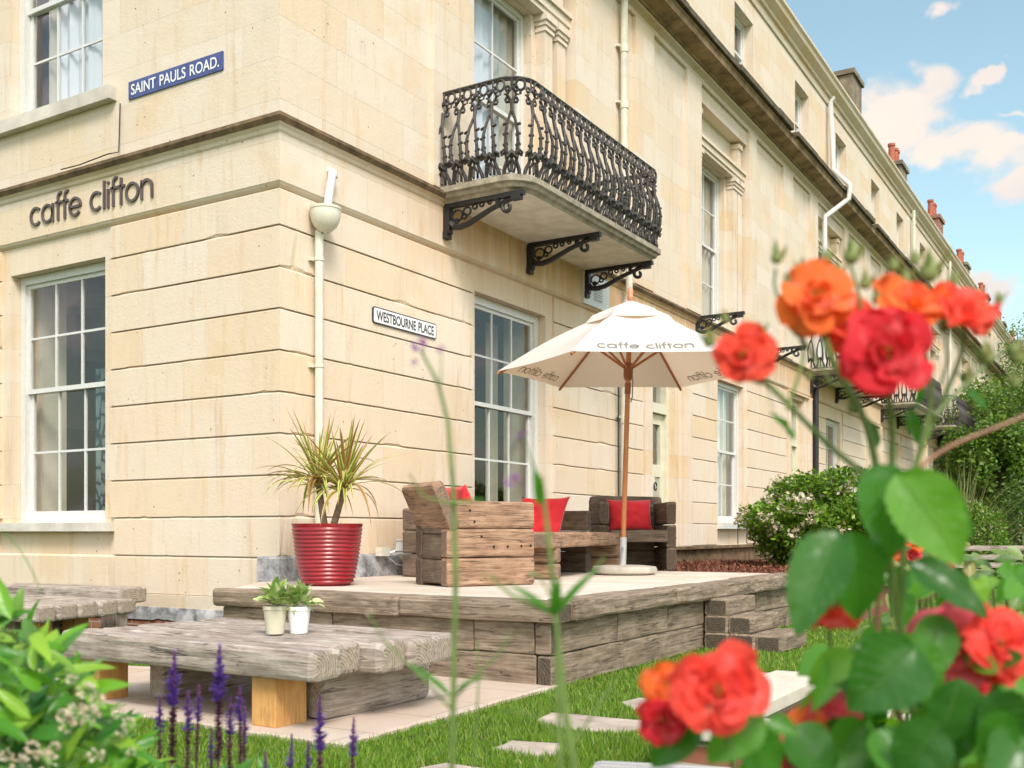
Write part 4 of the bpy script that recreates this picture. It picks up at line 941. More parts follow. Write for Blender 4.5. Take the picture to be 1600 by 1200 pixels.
# ---------------------------------------------------------------- parasol
um = thing('cafe_parasol', 'white canvas cafe parasol lettered caffe clifton on a wooden pole with stone base', 'parasol')
BX, BY = 1.80, 2.74
b = MB(); b.lathe([(.001,.0),(.27,.0),(.305,.02),(.31,.05),(.295,.075),(.2,.085),(.001,.088)], (BX, BY, .497), 36); b.build('base', simple('stone_base', (.46,.42,.36), .85, var=.15, bump=.5), um, True)
foot = Vector((BX-.02, BY, .55)); topp = at(985, 470, 9.78)
ax = (topp-foot).normalized()
b = MB(); b.tube([foot, foot+ax*.30], .034, 12); b.tube([foot+ax*.2+Vector((.02,-.04,0)), foot+ax*.2+Vector((.06,-.1,0))], .012, 6); b.build('steel_socket', LG, um, True)
def uvtube(pts, r, name, mat, parent):
    b = MB(); b.tube(pts, r, 12); b.uv = []
    pv = [Vector(p) for p in b.v]
    for f in b.f: b.uv.append([((pv[i]-foot).dot(ax) if name in ('pole',) else pv[i].length, math.atan2(pv[i].y-BY, pv[i].x-BX)*.03) for i in f])
    return b.build(name, mat, parent, True)
uvtube([foot+ax*.28, foot+ax*1.5, topp], .024, 'pole', POLE, um)
CV = M('canvas'); p_ = CV.pos(); CV.base(CV.mix(CV.mapr(CV.noise(p_, 2.2, 4), .4, .7, 0, .35), (.80,.79,.78,1), (.76,.74,.71,1)), .9)
CV.bump(CV.math('ADD', CV.math('MULTIPLY', CV.noise(p_, 5, 3), 1.0), CV.math('MULTIPLY', CV.noise(p_, 300, 2), .05)), .3, .02)
tl = CV.n('ShaderNodeBsdfTranslucent', {'Color': (.82,.60,.42,1)}).outputs[0]; CV.ln(CV.n('ShaderNodeMixShader', {0: .36, 1: CV.p.outputs[0], 2: tl}).outputs[0], CV.out.inputs[0]); CANV = CV.mat
ang0 = YAW; RADC = 1.27; ZE = 2.41; ZP = topp.z-.02
cc = Vector((topp.x, topp.y, 0))+CR*(.02)+CF*(.02)
HV = []
for k in range(6):
    q = ang0 + R(60*k); HV.append(Vector((cc.x+RADC*math.cos(q), cc.y+RADC*math.sin(q), ZE)))
apex = Vector((topp.x, topp.y, ZP-.04))
def panel_pt(A, Bv, s, t, top=apex):
    """s across the panel 0..1, t from the apex 0..1, slight sag between the ribs"""
    e = A.lerp(Bv, s); e = e + (cc*1.0+Vector((0,0,ZE))-e)*.035*math.sin(math.pi*s)
    q = top.lerp(e, t); q.z += .0 - .07*math.sin(math.pi*s)*math.sin(math.pi*min(1, t*1.0))*.6 + .06*math.sin(math.pi*t)
    return q
b = MB(); nS, nT = 12, 12
for k in range(6):
    A, Bv = HV[k], HV[(k+1)%6]; n0 = len(b.v)
    for i in range(nS+1):
        for j in range(nT+1): b.v.append(tuple(panel_pt(A, Bv, i/nS, .02+.98*j/nT)))
    for i in range(nS):
        for j in range(nT): a = n0+i*(nT+1)+j; b.face((a, a+1, a+nT+2, a+nT+1))
b.build('canopy', CANV, um, True)
b = MB()
for k in range(6):
    A, Bv = HV[k], HV[(k+1)%6]; n0 = len(b.v)
    for i in range(nS+1):
        for j in range(7):
            s, t = i/nS, .0+.34*j/6; q = panel_pt(A, Bv, s, t); q.z += .065-.02*(t/.34) + (.035*abs(math.sin(math.pi*s*1.0)) if j == 6 else 0)*1
            if j == 6: q.z -= .045
            b.v.append(tuple(q))
    for i in range(nS):
        for j in range(6): a = n0+i*7+j; b.face((a, a+1, a+8, a+7))
b.build('vent_cap', CANV, um, True)
b = MB(); b.lathe([(.001,.13),(.018,.12),(.03,.085),(.024,.05),(.03,.04),(.03,.02),(.022,.0),(.022,-.05)], (topp.x, topp.y, ZP+.02), 14); fo = b.build('finial', simple('finial_wood', (.58,.25,.13), .4), um, True)
hub = foot + ax*((2.42-foot.z)/ax.z)
for k in range(6):
    A = HV[k]; b = MB(); b.tube([apex-Vector((0,0,.07)), panel_pt(A, A, 0, .5)-Vector((0,0,.03)), A-Vector((0,0,.025))], .013, 8)
    ro = b.build('rib', POLE, um, True)
    b = MB(); b.tube([hub, panel_pt(A, A, 0, .42)-Vector((0,0,.04))], .012, 8); b.build('strut', POLE, ro, True)
b = MB(); b.tube([hub-ax*.09, hub-ax*.05, hub+ax*.04, hub+ax*.07], [.032,.045,.045,.032], 12); b.tube([hub-ax*.22, hub-ax*.12], .03, 10); b.build('hub', simple('hub_wood', (.26,.09,.04), .5), um, True)
b = MB(); b.tube([hub+Vector((.05,-.03,0)), hub+Vector((.07,-.05,-.12)), hub+Vector((.06,-.04,-.26)), hub+Vector((.035,-.02,-.3))], .006, 5); b.build('cord', simple('grey_cord', (.2,.2,.18), .8), um)
TXT = simple('canopy_print', (.22,.22,.21), .8); TXT2 = simple('canopy_print_back', (.30,.24,.19), .8)
def canopy_text(A, Bv, mirrored, mat, off, size, tcen, th=.13):
    tw = sum(GL[c][1] for c in 'caffe clifton')*size
    ew = (Bv-A).length
    def warp(a, b_, d):
        t = tcen - b_/1.30; s = .5 + (a-tw/2)/(ew*t)
        q = panel_pt(A, Bv, s, t); q.z += off+d; return q
    mb = MB(); letters(mb, 'caffe clifton', (0,0,0), (1,0,0), (0,1,0), (0,0,1), size, th, .002, warp); mb.build('canopy_print', mat, um)
# near panel is HV[4]->HV[5]; far left panel is HV[2]->HV[3]
canopy_text(HV[4], HV[5], False, TXT, .008, .086, .95)
canopy_text(HV[2], HV[3], False, TXT2, -.010, .080, .95)
canopy_text(HV[0], HV[1], False, TXT2, -.010, .080, .95)

# ---------------------------------------------------------------- pot and cordyline
pt = thing('red_pot', 'glossy red ribbed plant pot at the corner of the house', 'plant pot', (.72, -.24, .497))
prof = [(.001,0),(.165,0),(.178,.012)]
for i in range(14):
    z = .03+i*.03; r0 = .170+.094*(z/.45)**.48; prof += [(r0, z-.010), (r0+.006, z), (r0, z+.010), (r0-.002, z+.015)]
prof += [(.266,.45),(.268,.465),(.255,.465),(.245,.44),(.24,.40),(.001,.40)]
m = M('red_glaze'); p_ = m.pos(); m.base(m.ramp(m.noise(p_, 8, 4), [(.3, (.20,.006,.014)), (.7, (.33,.012,.02))]), .36); m.p.inputs['Coat Weight'].default_value = .2; GLZ = m.mat
b = MB(); b.lathe(prof, (0,0,0), 48); b.build('pot_body', GLZ, pt, True)
SOIL = simple('soil', (.05,.035,.025), .95, var=.3, sc_=30, bump=1)
b = MB(); b.lathe([(.001,.41),(.24,.405)], (0,0,0), 24); b.build('soil', SOIL, pt)
def island_mat(name, cols, rough=.5, trans=.25, tcol=None, alongv=None):
    m = M(name); g = m.n('ShaderNodeNewGeometry'); r_ = g.outputs['Random Per Island']
    k = len(cols); c = m.ramp(r_, [(i/max(1,k-1), cc_) for i, cc_ in enumerate(cols)])
    if alongv: 
        uv = m.n('ShaderNodeSeparateXYZ', {0: m.n('ShaderNodeUVMap').outputs[0]}).outputs
        c = m.mix(m.mapr(uv[1], alongv[0], alongv[1], 0, alongv[3]), c, (*alongv[2], 1))
    m.base(c, rough); m.bump(m.noise(m.n('ShaderNodeTexCoord').outputs['Object'], 60, 3), .4, .004); tl = m.n('ShaderNodeBsdfTranslucent', {'Color': c}).outputs[0]
    m.ln(m.n('ShaderNodeMixShader', {0: trans, 1: m.p.outputs[0], 2: tl}).outputs[0], m.out.inputs[0]); return m.mat
m = M('cordyline_leaf'); uvn = m.n('ShaderNodeSeparateXYZ', {0: m.n('ShaderNodeUVMap').outputs[0]}).outputs; g = m.n('ShaderNodeNewGeometry').outputs['Random Per Island']
c = m.mix(m.mapr(m.math('ABSOLUTE', m.math('SUBTRACT', uvn[0], .5)), .18, .3), (.20,.30,.03,1), (.74,.70,.24,1)); c = m.mix(m.mapr(g, .45, .9, 0, .75), c, (.34,.12,.05,1)); c = m.mix(m.mapr(uvn[1], .75, 1, 0, .6), c, (.30,.10,.05,1)); c = m.mix(m.mapr(uvn[1], .25, 0, 0, .6), c, (.62,.32,.14,1))
m.base(c, .45); tl = m.n('ShaderNodeBsdfTranslucent', {'Color': c}).outputs[0]; m.ln(m.n('ShaderNodeMixShader', {0: .25, 1: m.p.outputs[0], 2: tl}).outputs[0], m.out.inputs[0]); CORD = m.mat
def strap(b, base, d0, length, width, droop, tw=0, n=9):
    base = Vector(base); d = Vector(d0).normalized(); p = base.copy(); n0 = len(b.v); side = d.cross(UP)
    if side.length < .05: side = Vector((1,0,0))
    side.normalize(); side = Matrix.Rotation(tw, 3, d) @ side
    for i in range(n+1):
        t = i/n; w_ = width*(.55+.45*min(1, t*5))*(1-t**2.2)+.0006
        up_ = side.cross(d); b.v += [tuple(p-side*w_/2+up_*w_*.18), tuple(p), tuple(p+side*w_/2+up_*w_*.18)]
        d = (d + Vector((0,0,-droop*(.3+1.6*t)/n*1.6))).normalized(); p = p+d*length/n
    for i in range(n):
        a = n0+3*i; v0, v1 = i/n, (i+1)/n
        b.face((a,a+1,a+4,a+3), [(0,v0),(.5,v0),(.5,v1),(0,v1)]); b.face((a+1,a+2,a+5,a+4), [(.5,v0),(1,v0),(1,v1),(.5,v1)])
cd = thing('cordyline_plant', 'spiky striped cordyline with two bare trunks growing in the red pot', 'plant', (.72, -.24, .9))
BARK = simple('cordyline_bark', (.28,.19,.13), .9, var=.3, sc_=40, bump=.8)
rnd = random.Random(3)
for (tp, n_) in (((-.07,-.02,.36), 58), ((.14,.03,.32), 58)):
    b = MB(); x0 = -.01 if tp[0] < 0 else .03; b.tube([(x0,0,-.05),((x0*.6+tp[0]*.4),0,.08),tp], [.032,.027,.024], 10); b.build('trunk', BARK, cd, True)
    b = MB()
    for i in range(n_):
        q = rnd.uniform(0, 2*math.pi); u = rnd.random()**.8; el = R(88-u*80); L_ = rnd.uniform(.38,.62); 
        d = Vector((math.cos(q)*math.cos(el), math.sin(q)*math.cos(el), math.sin(el)))
        strap(b, (tp[0]+rnd.uniform(-.015,.015), tp[1]+rnd.uniform(-.015,.015), tp[2]+rnd.uniform(-.03,.05)), d, L_, rnd.uniform(.030,.044), (.08+u*u*1.5)*rnd.uniform(.5,1.2), rnd.uniform(-.4,.4))
    b.build('foliage', CORD, cd)

# two small pots on the table
VAR = island_mat('variegated_leaf', [(.16,.32,.06), (.38,.50,.15), (.70,.76,.42), (.28,.42,.10)], .4, .25)
def leafpoly(b, base, d, up, L_, w_, cup=.2, curl=.3, n=6, m_=0, wav=0.0, seed=0, ser=0):
    """ovate leaf: grid n x 4"""
    base, d, up = Vector(base), Vector(d).normalized(), Vector(up); side = d.cross(up)
    if side.length < .05: side = d.cross(Vector((.3,.5,.8)))
    side.normalize(); nr = side.cross(d); n0 = len(b.v)
    for i in range(n+1):
        t = i/n; ww = w_*(math.sin(math.pi*(t**.72))**.75 if 0 < t < 1 else .02)*(1+ser*(1 if i % 2 else -1))
        ctr = base + d*(L_*t*(1-.12*curl*t)) - nr*(curl*L_*t*t*.5)
        for j in range(5):
            s = j/4*2-1; q = ctr + side*(s*ww/2) + nr*(abs(s)**1.4*cup*ww*.5 + wav*L_*math.sin(t*17+j*2+seed)*.5*abs(s))
            b.v.append(tuple(q))
    for i in range(n):
        for j in range(4):
            a = n0+i*5+j; b.face((a,a+1,a+6,a+5), [(j/4,i/n),((j+1)/4,i/n),((j+1)/4,(i+1)/n),(j/4,(i+1)/n)], m_)
def small_pot(loc, label, colr, seed, h=.155):
    t = thing('small_plant_pot', label, 'potted plant', loc, 0, 'small potted plants on the low table')
    b = MB(); b.lathe([(.001,0),(.044,0),(.058,h-.02),(.062,h-.018),(.062,h),(.056,h),(.05,h-.03),(.001,h-.03)], (0,0,0), 28); b.build('pot', simple('pot_paint', colr, .5, var=.04), t, True)
    b = MB(); r_ = random.Random(seed)
    for i in range(70):
        q = r_.uniform(0, 6.28); el = R(r_.uniform(5, 88)); d = Vector((math.cos(q)*math.cos(el), math.sin(q)*math.cos(el), math.sin(el)))
        leafpoly(b, Vector((0,0,h-.01))+d*r_.uniform(.005,.075)+Vector((0,0,.015)), d+UP*r_.uniform(-.6,.5), UP+Vector((r_.uniform(-.5,.5), r_.uniform(-.5,.5), 0)), r_.uniform(.05,.085), r_.uniform(.035,.05), .3, r_.uniform(.1,.8), 5, 0, .05, i)
    b.build('leaves', VAR, t, True); return t
pz = .388
q = at(430, 990, 1)-CAM; p1 = CAM+q*((pz-.9)/q.z); q = at(467, 989, 1)-CAM; p2 = CAM+q*((pz-.9)/q.z)
small_pot((p1.x, p1.y, pz), 'small cream pot with a variegated leafy plant, left of the pair', (.60,.57,.44), 1, .14); small_pot((p2.x, p2.y, pz), 'small bright white pot with a variegated leafy plant, right of the pair', (.82,.82,.83), 2, .135)

# ---------------------------------------------------------------- planting helpers
def leaf_cloud(name, n, fn, size, mat, parent=None, label=None, cat=None, kind=None, seed=1, aspect=.5, upbias=.3, group=None):
    rg = np.random.default_rng(seed); C_ = fn(rg, n); n = len(C_)
    D = rg.normal(size=(n,3)); D[:,2] = np.abs(D[:,2])*upbias+D[:,2]*(1-upbias); D /= np.linalg.norm(D, axis=1)[:,None]
    U = rg.normal(size=(n,3)); S = np.cross(D, U); S /= np.linalg.norm(S, axis=1)[:,None]
    Nn = np.cross(S, D)
    L_ = size*(.6+.8*rg.random(n))[:,None]; W = L_*aspect
    v = np.empty((n,4,3)); v[:,0] = C_; v[:,1] = C_+D*L_*.5+S*W*.5-Nn*L_*.08; v[:,2] = C_+D*L_-Nn*L_*.25; v[:,3] = C_+D*L_*.5-S*W*.5-Nn*L_*.08
    me = bpy.data.meshes.new(name); me.vertices.add(n*4); me.vertices.foreach_set('co', v.ravel()); me.loops.add(n*4); me.loops.foreach_set('vertex_index', np.arange(n*4)); me.polygons.add(n); me.polygons.foreach_set('loop_start', np.arange(n)*4); me.polygons.foreach_set('loop_total', np.full(n,4))
    me.update(); me.validate(); me.materials.append(mat); o = bpy.data.objects.new(name, me); COL.objects.link(o)
    if parent: o.parent = parent
    tag(o, label, cat, group, kind); return o
def blobs(centers, radii, noise_amp=.25, shell=.55):
    cs = np.array(centers, float); rs = np.array(radii, float)
    if rs.ndim == 1: rs = np.repeat(rs[:,None], 3, 1)
    def fn(rg, n):
        vol = rs.prod(1)**(2/3); k = rg.choice(len(cs), n, p=vol/vol.sum()); d = rg.normal(size=(n,3)); d /= np.linalg.norm(d, axis=1)[:,None]
        r_ = shell+(1-shell)*rg.random(n)**.6; wob = 1+noise_amp*(np.sin(d[:,0]*7+k*1.7)*np.sin(d[:,1]*6+k)*np.sin(d[:,2]*5+k*2.1))+rg.normal(size=n)*.04
        return cs[k]+d*rs[k]*(r_*wob)[:,None]
    return fn
LF1 = island_mat('hedge_leaf', [(.045,.11,.008), (.10,.22,.012), (.18,.34,.02), (.07,.15,.012), (.26,.42,.03)], .45, .3)
LFD = island_mat('dark_hedge_leaf', [(.035,.085,.01), (.06,.14,.015), (.11,.22,.02), (.045,.10,.012)], .5, .25)
LFT = island_mat('tree_leaf', [(.05,.11,.012), (.10,.20,.02), (.18,.30,.03), (.055,.12,.015)], .5, .3)
WFL = island_mat('cream_blossom', [(.66,.58,.42), (.72,.68,.58), (.55,.40,.26), (.70,.64,.52)], .7, .3)
CORE = simple('shaded_twigs', (.035,.05,.015), .95, sc_=4)
BRK_T = simple('tree_bark', (.10,.075,.05), .9, var=.3, sc_=20, bump=.8)
rs_ = random.Random(11)
def bush(name, label, cat, cen, rad, nleaf, lsize, mat, seed, flowers=0, nsub=30, group=None, fsize=.03):
    t = thing(name, label, cat, (cen[0], cen[1], max(0, cen[2]-rad[2])), 0, group); base = Vector(t.location)
    r_ = random.Random(seed); cs, rr2 = [], []
    for i in range(nsub):
        d = Vector((r_.gauss(0,1), r_.gauss(0,1), r_.gauss(0,1))).normalized(); k = r_.uniform(.62,.84)
        c = Vector((cen[0]+d.x*rad[0]*k, cen[1]+d.y*rad[1]*k, cen[2]+d.z*rad[2]*k))-base; cs.append(tuple(c)); s = r_.uniform(.2,.38); rr2.append((rad[0]*s, rad[1]*s, rad[2]*s))
    cs.append(tuple(Vector(cen)-base)); rr2.append(tuple(x*.72 for x in rad))
    leaf_cloud('foliage', nleaf, blobs(cs, rr2), lsize, mat, t, seed=seed)
    b = MB(); seg = 14
    for (i0) in range(5): 
        q = i0*1.3; b.tube([(0.0+.05*math.cos(q), .05*math.sin(q), -.02), (rad[0]*.3*math.cos(q), rad[1]*.3*math.sin(q), rad[2]*.8), (rad[0]*.5*math.cos(q), rad[1]*.5*math.sin(q), rad[2]*1.4)], [.03,.02,.01], 6)
    b.build('stems', BRK_T, t)
    if flowers:
        fc, fr_ = [], []
        for i in range(flowers):
            k = r_.randrange(nsub); d = Vector((r_.gauss(0,1), r_.gauss(0,1), r_.gauss(.3,1))).normalized(); c = Vector(cs[k])+Vector((d.x*rr2[k][0], d.y*rr2[k][1], d.z*rr2[k][2]))*1.02
            fc.append(tuple(c)); fr_.append((fsize*1.4,)*3)
        leaf_cloud('blossom', flowers*14, blobs(fc, fr_, .1, .2), fsize, WFL, t, seed=seed+5, aspect=.8, kind='stuff')
    return t
# raised bed behind the terrace
MUL = simple('bark_mulch', (.17,.065,.035), .95, var=.5, sc_=45, bump=1.0)
b = MB(); b.quad((.3,3.78,.47),(3.1,3.78,.47),(3.1,15,.42),(.3,15,.42)); b.quad((3.1,3.78,.47),(3.1,15,.42),(3.6,15,0.0),(3.6,3.78,0.0)); tag(b.build('flower_bed', MUL), kind='structure')
def chips(rg, n):
    return np.stack([rg.uniform(.4,3.0,n), rg.uniform(3.8,8,n), np.full(n,.475)+rg.uniform(0,.02,n)], 1)
MCH = island_mat('mulch_chips', [(.20,.06,.03), (.10,.04,.025), (.30,.12,.07)], .9, 0)
leaf_cloud('mulch', 5000, chips, .045, MCH, None, kind='stuff', seed=9, aspect=.45, upbias=.1)
lw = thing('garden_wall', 'low grey stone wall with thin coping behind the bark bed, under the house window', 'wall')
b = MB(); b.box((.55,6.0,.45),(.68,11.6,.66)); b.build('wall_body', CORN, lw); b = MB(); b.box((.5,5.95,.662),(.74,11.7,.70)); b.build('coping', CORN, lw)
rl = thing('window_railing', 'short thin black iron railing below the neighbouring window', 'railing', (.35, 10.2, .7))
b = MB(); b.tube([(0,0,.0),(0,0,.52)], .008, 5); b.tube([(0,.45,.0),(0,.45,.52)], .008, 5); b.tube([(0,.9,.0),(0,.9,.52)], .008, 5); b.tube([(0,1.35,.0),(0,1.35,.52)], .008, 5); b.build('uprights', IRON, rl)
b = MB(); b.tube([(0,-.05,.5),(0,1.5,.5)], .01, 6); b.build('top_bar', IRON, rl)
bush('flowering_hedge', 'rounded green hedge covered in small cream blossoms behind the terrace', 'hedge', (2.85, 7.0, .95), (1.2, 1.5, .68), 60000, .06, LF1, 21, 420, 40, fsize=.05)
# background greenery on the right
def bgp(px, py, D): return at(px, py, D)
q = bgp(1600, 770, 22); bush('clipped_hedge', 'large dark domed clipped hedge at the right edge', 'hedge', (q.x+.9, q.y+.3, .95), (1.7, 1.7, 1.35), 26000, .07, LFD, 31, nsub=46)
q = bgp(1535, 800, 17); bush('box_hedge', 'small square topped box hedge in front of the domed hedge', 'hedge', (q.x, q.y, .75), (.55,.6,.75), 9000, .05, LF1, 33, nsub=22)
for (px, py, D, rad, sd_, lab) in ((1580, 690, 36, (3.2,3.2,2.9), 41, 'leafy tree crown at the right edge below the terrace roofline'), (1560, 722, 30, (1.6,1.6,1.5), 43, 'smaller round tree left of the big crown, beside the far balcony'), (1640, 640, 50, (4.5,4.5,5.0), 45, 'tall tree farthest back at the right edge')):
    c = bgp(px, py, D); t = thing('garden_tree', lab, 'tree', (c.x, c.y, 0), 0, 'trees at the far right'); r_ = random.Random(sd_)
    b = MB(); b.tube([(0,0,0),(0.05,0,c.z*.5),(0,.05,c.z)], [.22,.16,.08], 8)
    for i in range(6): a = i*1.1; b.tube([(0,0,c.z*.5),(rad[0]*.5*math.cos(a), rad[1]*.5*math.sin(a), c.z+rad[2]*.3*math.sin(i*2))], [.08,.03], 6)
    b.build('trunk', BRK_T, t)
    cs, rr2 = [], []
    for i in range(42):
        d = Vector((r_.gauss(0,1), r_.gauss(0,1), r_.gauss(0,1))).normalized(); k = r_.uniform(.5,.85); cs.append((d.x*rad[0]*k, d.y*rad[1]*k, c.z+d.z*rad[2]*k)); s = r_.uniform(.18,.36); rr2.append((rad[0]*s,rad[1]*s,rad[2]*s))
    leaf_cloud('crown', 22000, blobs(cs, rr2, .3, .35), .14, LFT, t, seed=sd_)
q = bgp(1500, 740, 19); gb = thing('grass_clump', 'spiky ornamental grass clump between the hedges and the far houses', 'plant', (q.x, q.y, 0)); b = MB(); rr3 = random.Random(5)
for i in range(260):
    a = rr3.uniform(0, 6.28); e = R(rr3.uniform(45, 88)); strap(b, (rr3.uniform(-.2,.2), rr3.uniform(-.2,.2), .0), (math.cos(a)*math.cos(e), math.sin(a)*math.cos(e), math.sin(e)), rr3.uniform(1.5,2.5), .025, rr3.uniform(.3,.9), 0, 7)
b.build('blades', island_mat('ornamental_grass', [(.10,.14,.04), (.26,.28,.10), (.16,.2,.06)], .6, .2), gb)
bn = thing('garden_bench', 'grey wooden slatted bench at the right edge behind the rose leaves', 'bench', tuple(Vector((bgp(1570, 900, 14).x, bgp(1570, 900, 14).y, 0))), YAW)
for z in (.55, .66, .78): 
    mb = MB(); beam(mb, (-.8, 0, z-.1), (1,0,0), (0,1,0), 2.2, .03, .07, .005, .001, 7+int(z*100)); mb.build('slat', SLP, bn)
for x in (-.75, .3, 1.35):
    mb = MB(); beam(mb, (x, .03, 0), (0,0,1), (1,0,0), .75, .06, .06, .005, .001, 9); mb.build('post', SLP, bn)
# brick planter with cream coping
COPE = simple('cream_coping', (.60,.55,.46), .8, var=.1, sc_=6, bump=.5)
bp = thing('brick_planter', 'low red brick planter with cream stone coping behind the coral rose', 'planter', (0,0,0))
def gp(px, py, z): d = at(px, py, 1)-CAM; return CAM+d*((z-.9)/d.z)
zc = .22; A_ = gp(1210,1056,zc); B_ = gp(1263,1058,zc); 
dirn = Vector((0.02,1,0)).normalized(); sd2 = Vector((1,-.02,0))
def cope(o, l_, ln_, wdir, w_, z=zc, th=.05):
    b = MB(); o = Vector(o); c = [o, o+l_*ln_, o+l_*ln_+wdir*w_, o+wdir*w_]
    b.v = [(p.x, p.y, z-th) for p in c]+[(p.x, p.y, z) for p in c]
    for q in ((3,2,1,0),(4,5,6,7),(0,1,5,4),(1,2,6,5),(2,3,7,6),(3,0,4,7)): b.face(q)
    b.build('coping', COPE, bp)
    b = MB(); i_ = .03; c = [o+l_*i_+wdir*i_, o+l_*(ln_-i_)+wdir*i_, o+l_*(ln_-i_)+wdir*(w_-i_), o+l_*i_+wdir*(w_-i_)]
    b.v = [(p.x, p.y, 0) for p in c]+[(p.x, p.y, z-th-.002) for p in c]
    for q in ((3,2,1,0),(4,5,6,7),(0,1,5,4),(1,2,6,5),(2,3,7,6),(3,0,4,7)): b.face(q)
    b.build('brick_wall', BRK, bp)
cope((4.47,-2.52,0), Vector((0,1,0)), 1.30, Vector((1,0,0)), .27); cope((4.47,-2.80,0), Vector((1,0,0)), 1.5, Vector((0,1,0)), .275, z=zc-.003)
cope((5.1,-2.3,0), Vector((0,1,0)), 1.08, Vector((1,0,0)), .25, z=zc-.003); 
# grey weathered bench plank at the bottom edge
gb2 = thing('weathered_bench', 'silvery weathered wooden bench top at the bottom edge of the picture', 'bench', (0,0,0))
o_ = gp(905,1215,.42)
for i in range(2):
    mb = MB(); c_ = Vector((o_.x, o_.y, .36))+Vector((math.cos(R(20)), math.sin(R(20)), 0))*0+Vector((-math.sin(R(20)), math.cos(R(20)), 0))*(.0+.17*i); beam(mb, c_, (math.cos(R(20)), math.sin(R(20)), 0), (-math.sin(R(20)), math.cos(R(20)), 0), .62, .165, .09, .02, .005, 70+i); mb.build('plank', [wood('silver_wood', (.3,.29,.29), (.5,.49,.49), (.62,.61,.61)), SLP[1]], gb2)
for i in (0.06, .5):
    mb = MB(); c_ = Vector((o_.x, o_.y, 0))+Vector((math.cos(R(20)), math.sin(R(20)), 0))*i+Vector((-math.sin(R(20)), math.cos(R(20)), 0))*.085; beam(mb, c_, (0,0,1), (1,0,0), .31, .08, .2, .01, .002, 80); mb.build('leg', SLP, gb2)

# ---------------------------------------------------------------- lawn blades
GRS = island_mat('grass_blade', [(.07,.18,.008), (.15,.30,.015), (.24,.40,.03), (.11,.25,.012), (.42,.44,.12)], .5, .35)
def inside(P_, poly):
    x, y = P_[:,0], P_[:,1]; c = np.zeros(len(P_), bool); j = len(poly)-1
    for i in range(len(poly)):
        xi, yi = poly[i]; xj, yj = poly[j]; t = ((yi > y) != (yj > y)) & (x < (xj-xi)*(y-yi)/((yj-yi) or 1e-9)+xi); c ^= t; j = i
    return c
def lawn(rg, n):
    # sample in camera polar so density follows the view, then reject what is paved
    D = 2.2*np.exp(rg.random(n)*math.log(16/2.2)); a = rg.uniform(-.60,.60,n)
    X = CAM.x+D*CF.x+D*a*CR.x; Y = CAM.y+D*CF.y+D*a*CR.y; P_ = np.stack([X, Y, np.zeros(n)], 1)
    keep = ~inside(P_, [(-.2,-2.2),(.35,-2.9),(3.17,-2.95),(3.15,-1.0),(.9,-1.0),(.9,-1.6),(.2,-1.75)])
    keep &= ~((X > .5) & (X < 3.13) & (Y > -1.08)); keep &= ~((X < .5) & (Y > -.05)); keep &= ~((X > 3.1) & (X < 3.76) & (Y > 1.29) & (Y < 2.0)); keep &= ~((X > .2) & (X < 3.6) & (Y > 3.7))
    for ppx in step_px: keep &= ~inside(P_, [tuple((gp(px, py, .012).x, gp(px, py, .012).y)) for px, py in ppx])
    keep &= ~((X > 4.47) & (X < 5.97) & (Y > -2.8) & (Y < -1.2))
    return P_[keep]
rg = np.random.default_rng(4); C_ = lawn(rg, 420000); n = len(C_)
h_ = (.018+.022*rg.random(n))*(.75+.5*(np.sin(C_[:,0]*5)*np.sin(C_[:,1]*4.3)*.5+.5)); a = rg.uniform(0, 6.283, n); lean = rg.normal(size=(n,2))*.35*h_[:,None]; wd = .0022+.0012*rg.random(n)
dist = np.hypot(C_[:,0]-CAM.x, C_[:,1]-CAM.y); wd *= np.maximum(1, dist/5); 
v = np.empty((n,3,3)); v[:,0] = C_; v[:,1] = C_; v[:,0,0] -= np.cos(a)*wd; v[:,0,1] -= np.sin(a)*wd; v[:,1,0] += np.cos(a)*wd; v[:,1,1] += np.sin(a)*wd; v[:,2] = C_; v[:,2,:2] += lean; v[:,2,2] += h_
me = bpy.data.meshes.new('grass'); me.vertices.add(n*3); me.vertices.foreach_set('co', v.ravel()); me.loops.add(n*3); me.loops.foreach_set('vertex_index', np.arange(n*3)); me.polygons.add(n); me.polygons.foreach_set('loop_start', np.arange(n)*3); me.polygons.foreach_set('loop_total', np.full(n,3)); me.update(); me.validate(); me.materials.append(GRS)
go = bpy.data.objects.new('grass', me); COL.objects.link(go); tag(go, 'short bright green lawn grass around the paving', 'grass', kind='stuff')

# ---------------------------------------------------------------- foreground flowers
m = M('rose_petal'); uvn = m.n('ShaderNodeSeparateXYZ', {0: m.n('ShaderNodeUVMap').outputs[0]}).outputs; oc = m.n('ShaderNodeObjectInfo').outputs['Color']; g = m.n('ShaderNodeNewGeometry').outputs['Random Per Island']
rim = m.mapr(uvn[1], .8, 1.0, 0, .35)
veins = m.mapr(m.noise(m.scale(m.n('ShaderNodeUVMap').outputs[0], 26, 2.2, 1), 1.0, 4, .6),   .52, .68, 0, .22)
c = m.mix(m.mapr(uvn[1], .32, .0, 0, .65), oc, (.90,.62,.48,1)); c = m.mix(rim, c, m.mix(.5, oc, (.95,.04,.02,1))); c = m.mix(veins, c, (.95,.20,.14,1)); c = m.mix(m.mapr(g, .6, .95, 0, .5), c, (.85,.06,.07,1)); c = m.mix(m.mapr(m.noise(m.n('ShaderNodeTexCoord').outputs['Object'], 45, 3), .55, .7, 0, .3), c, (.85,.30,.30,1))
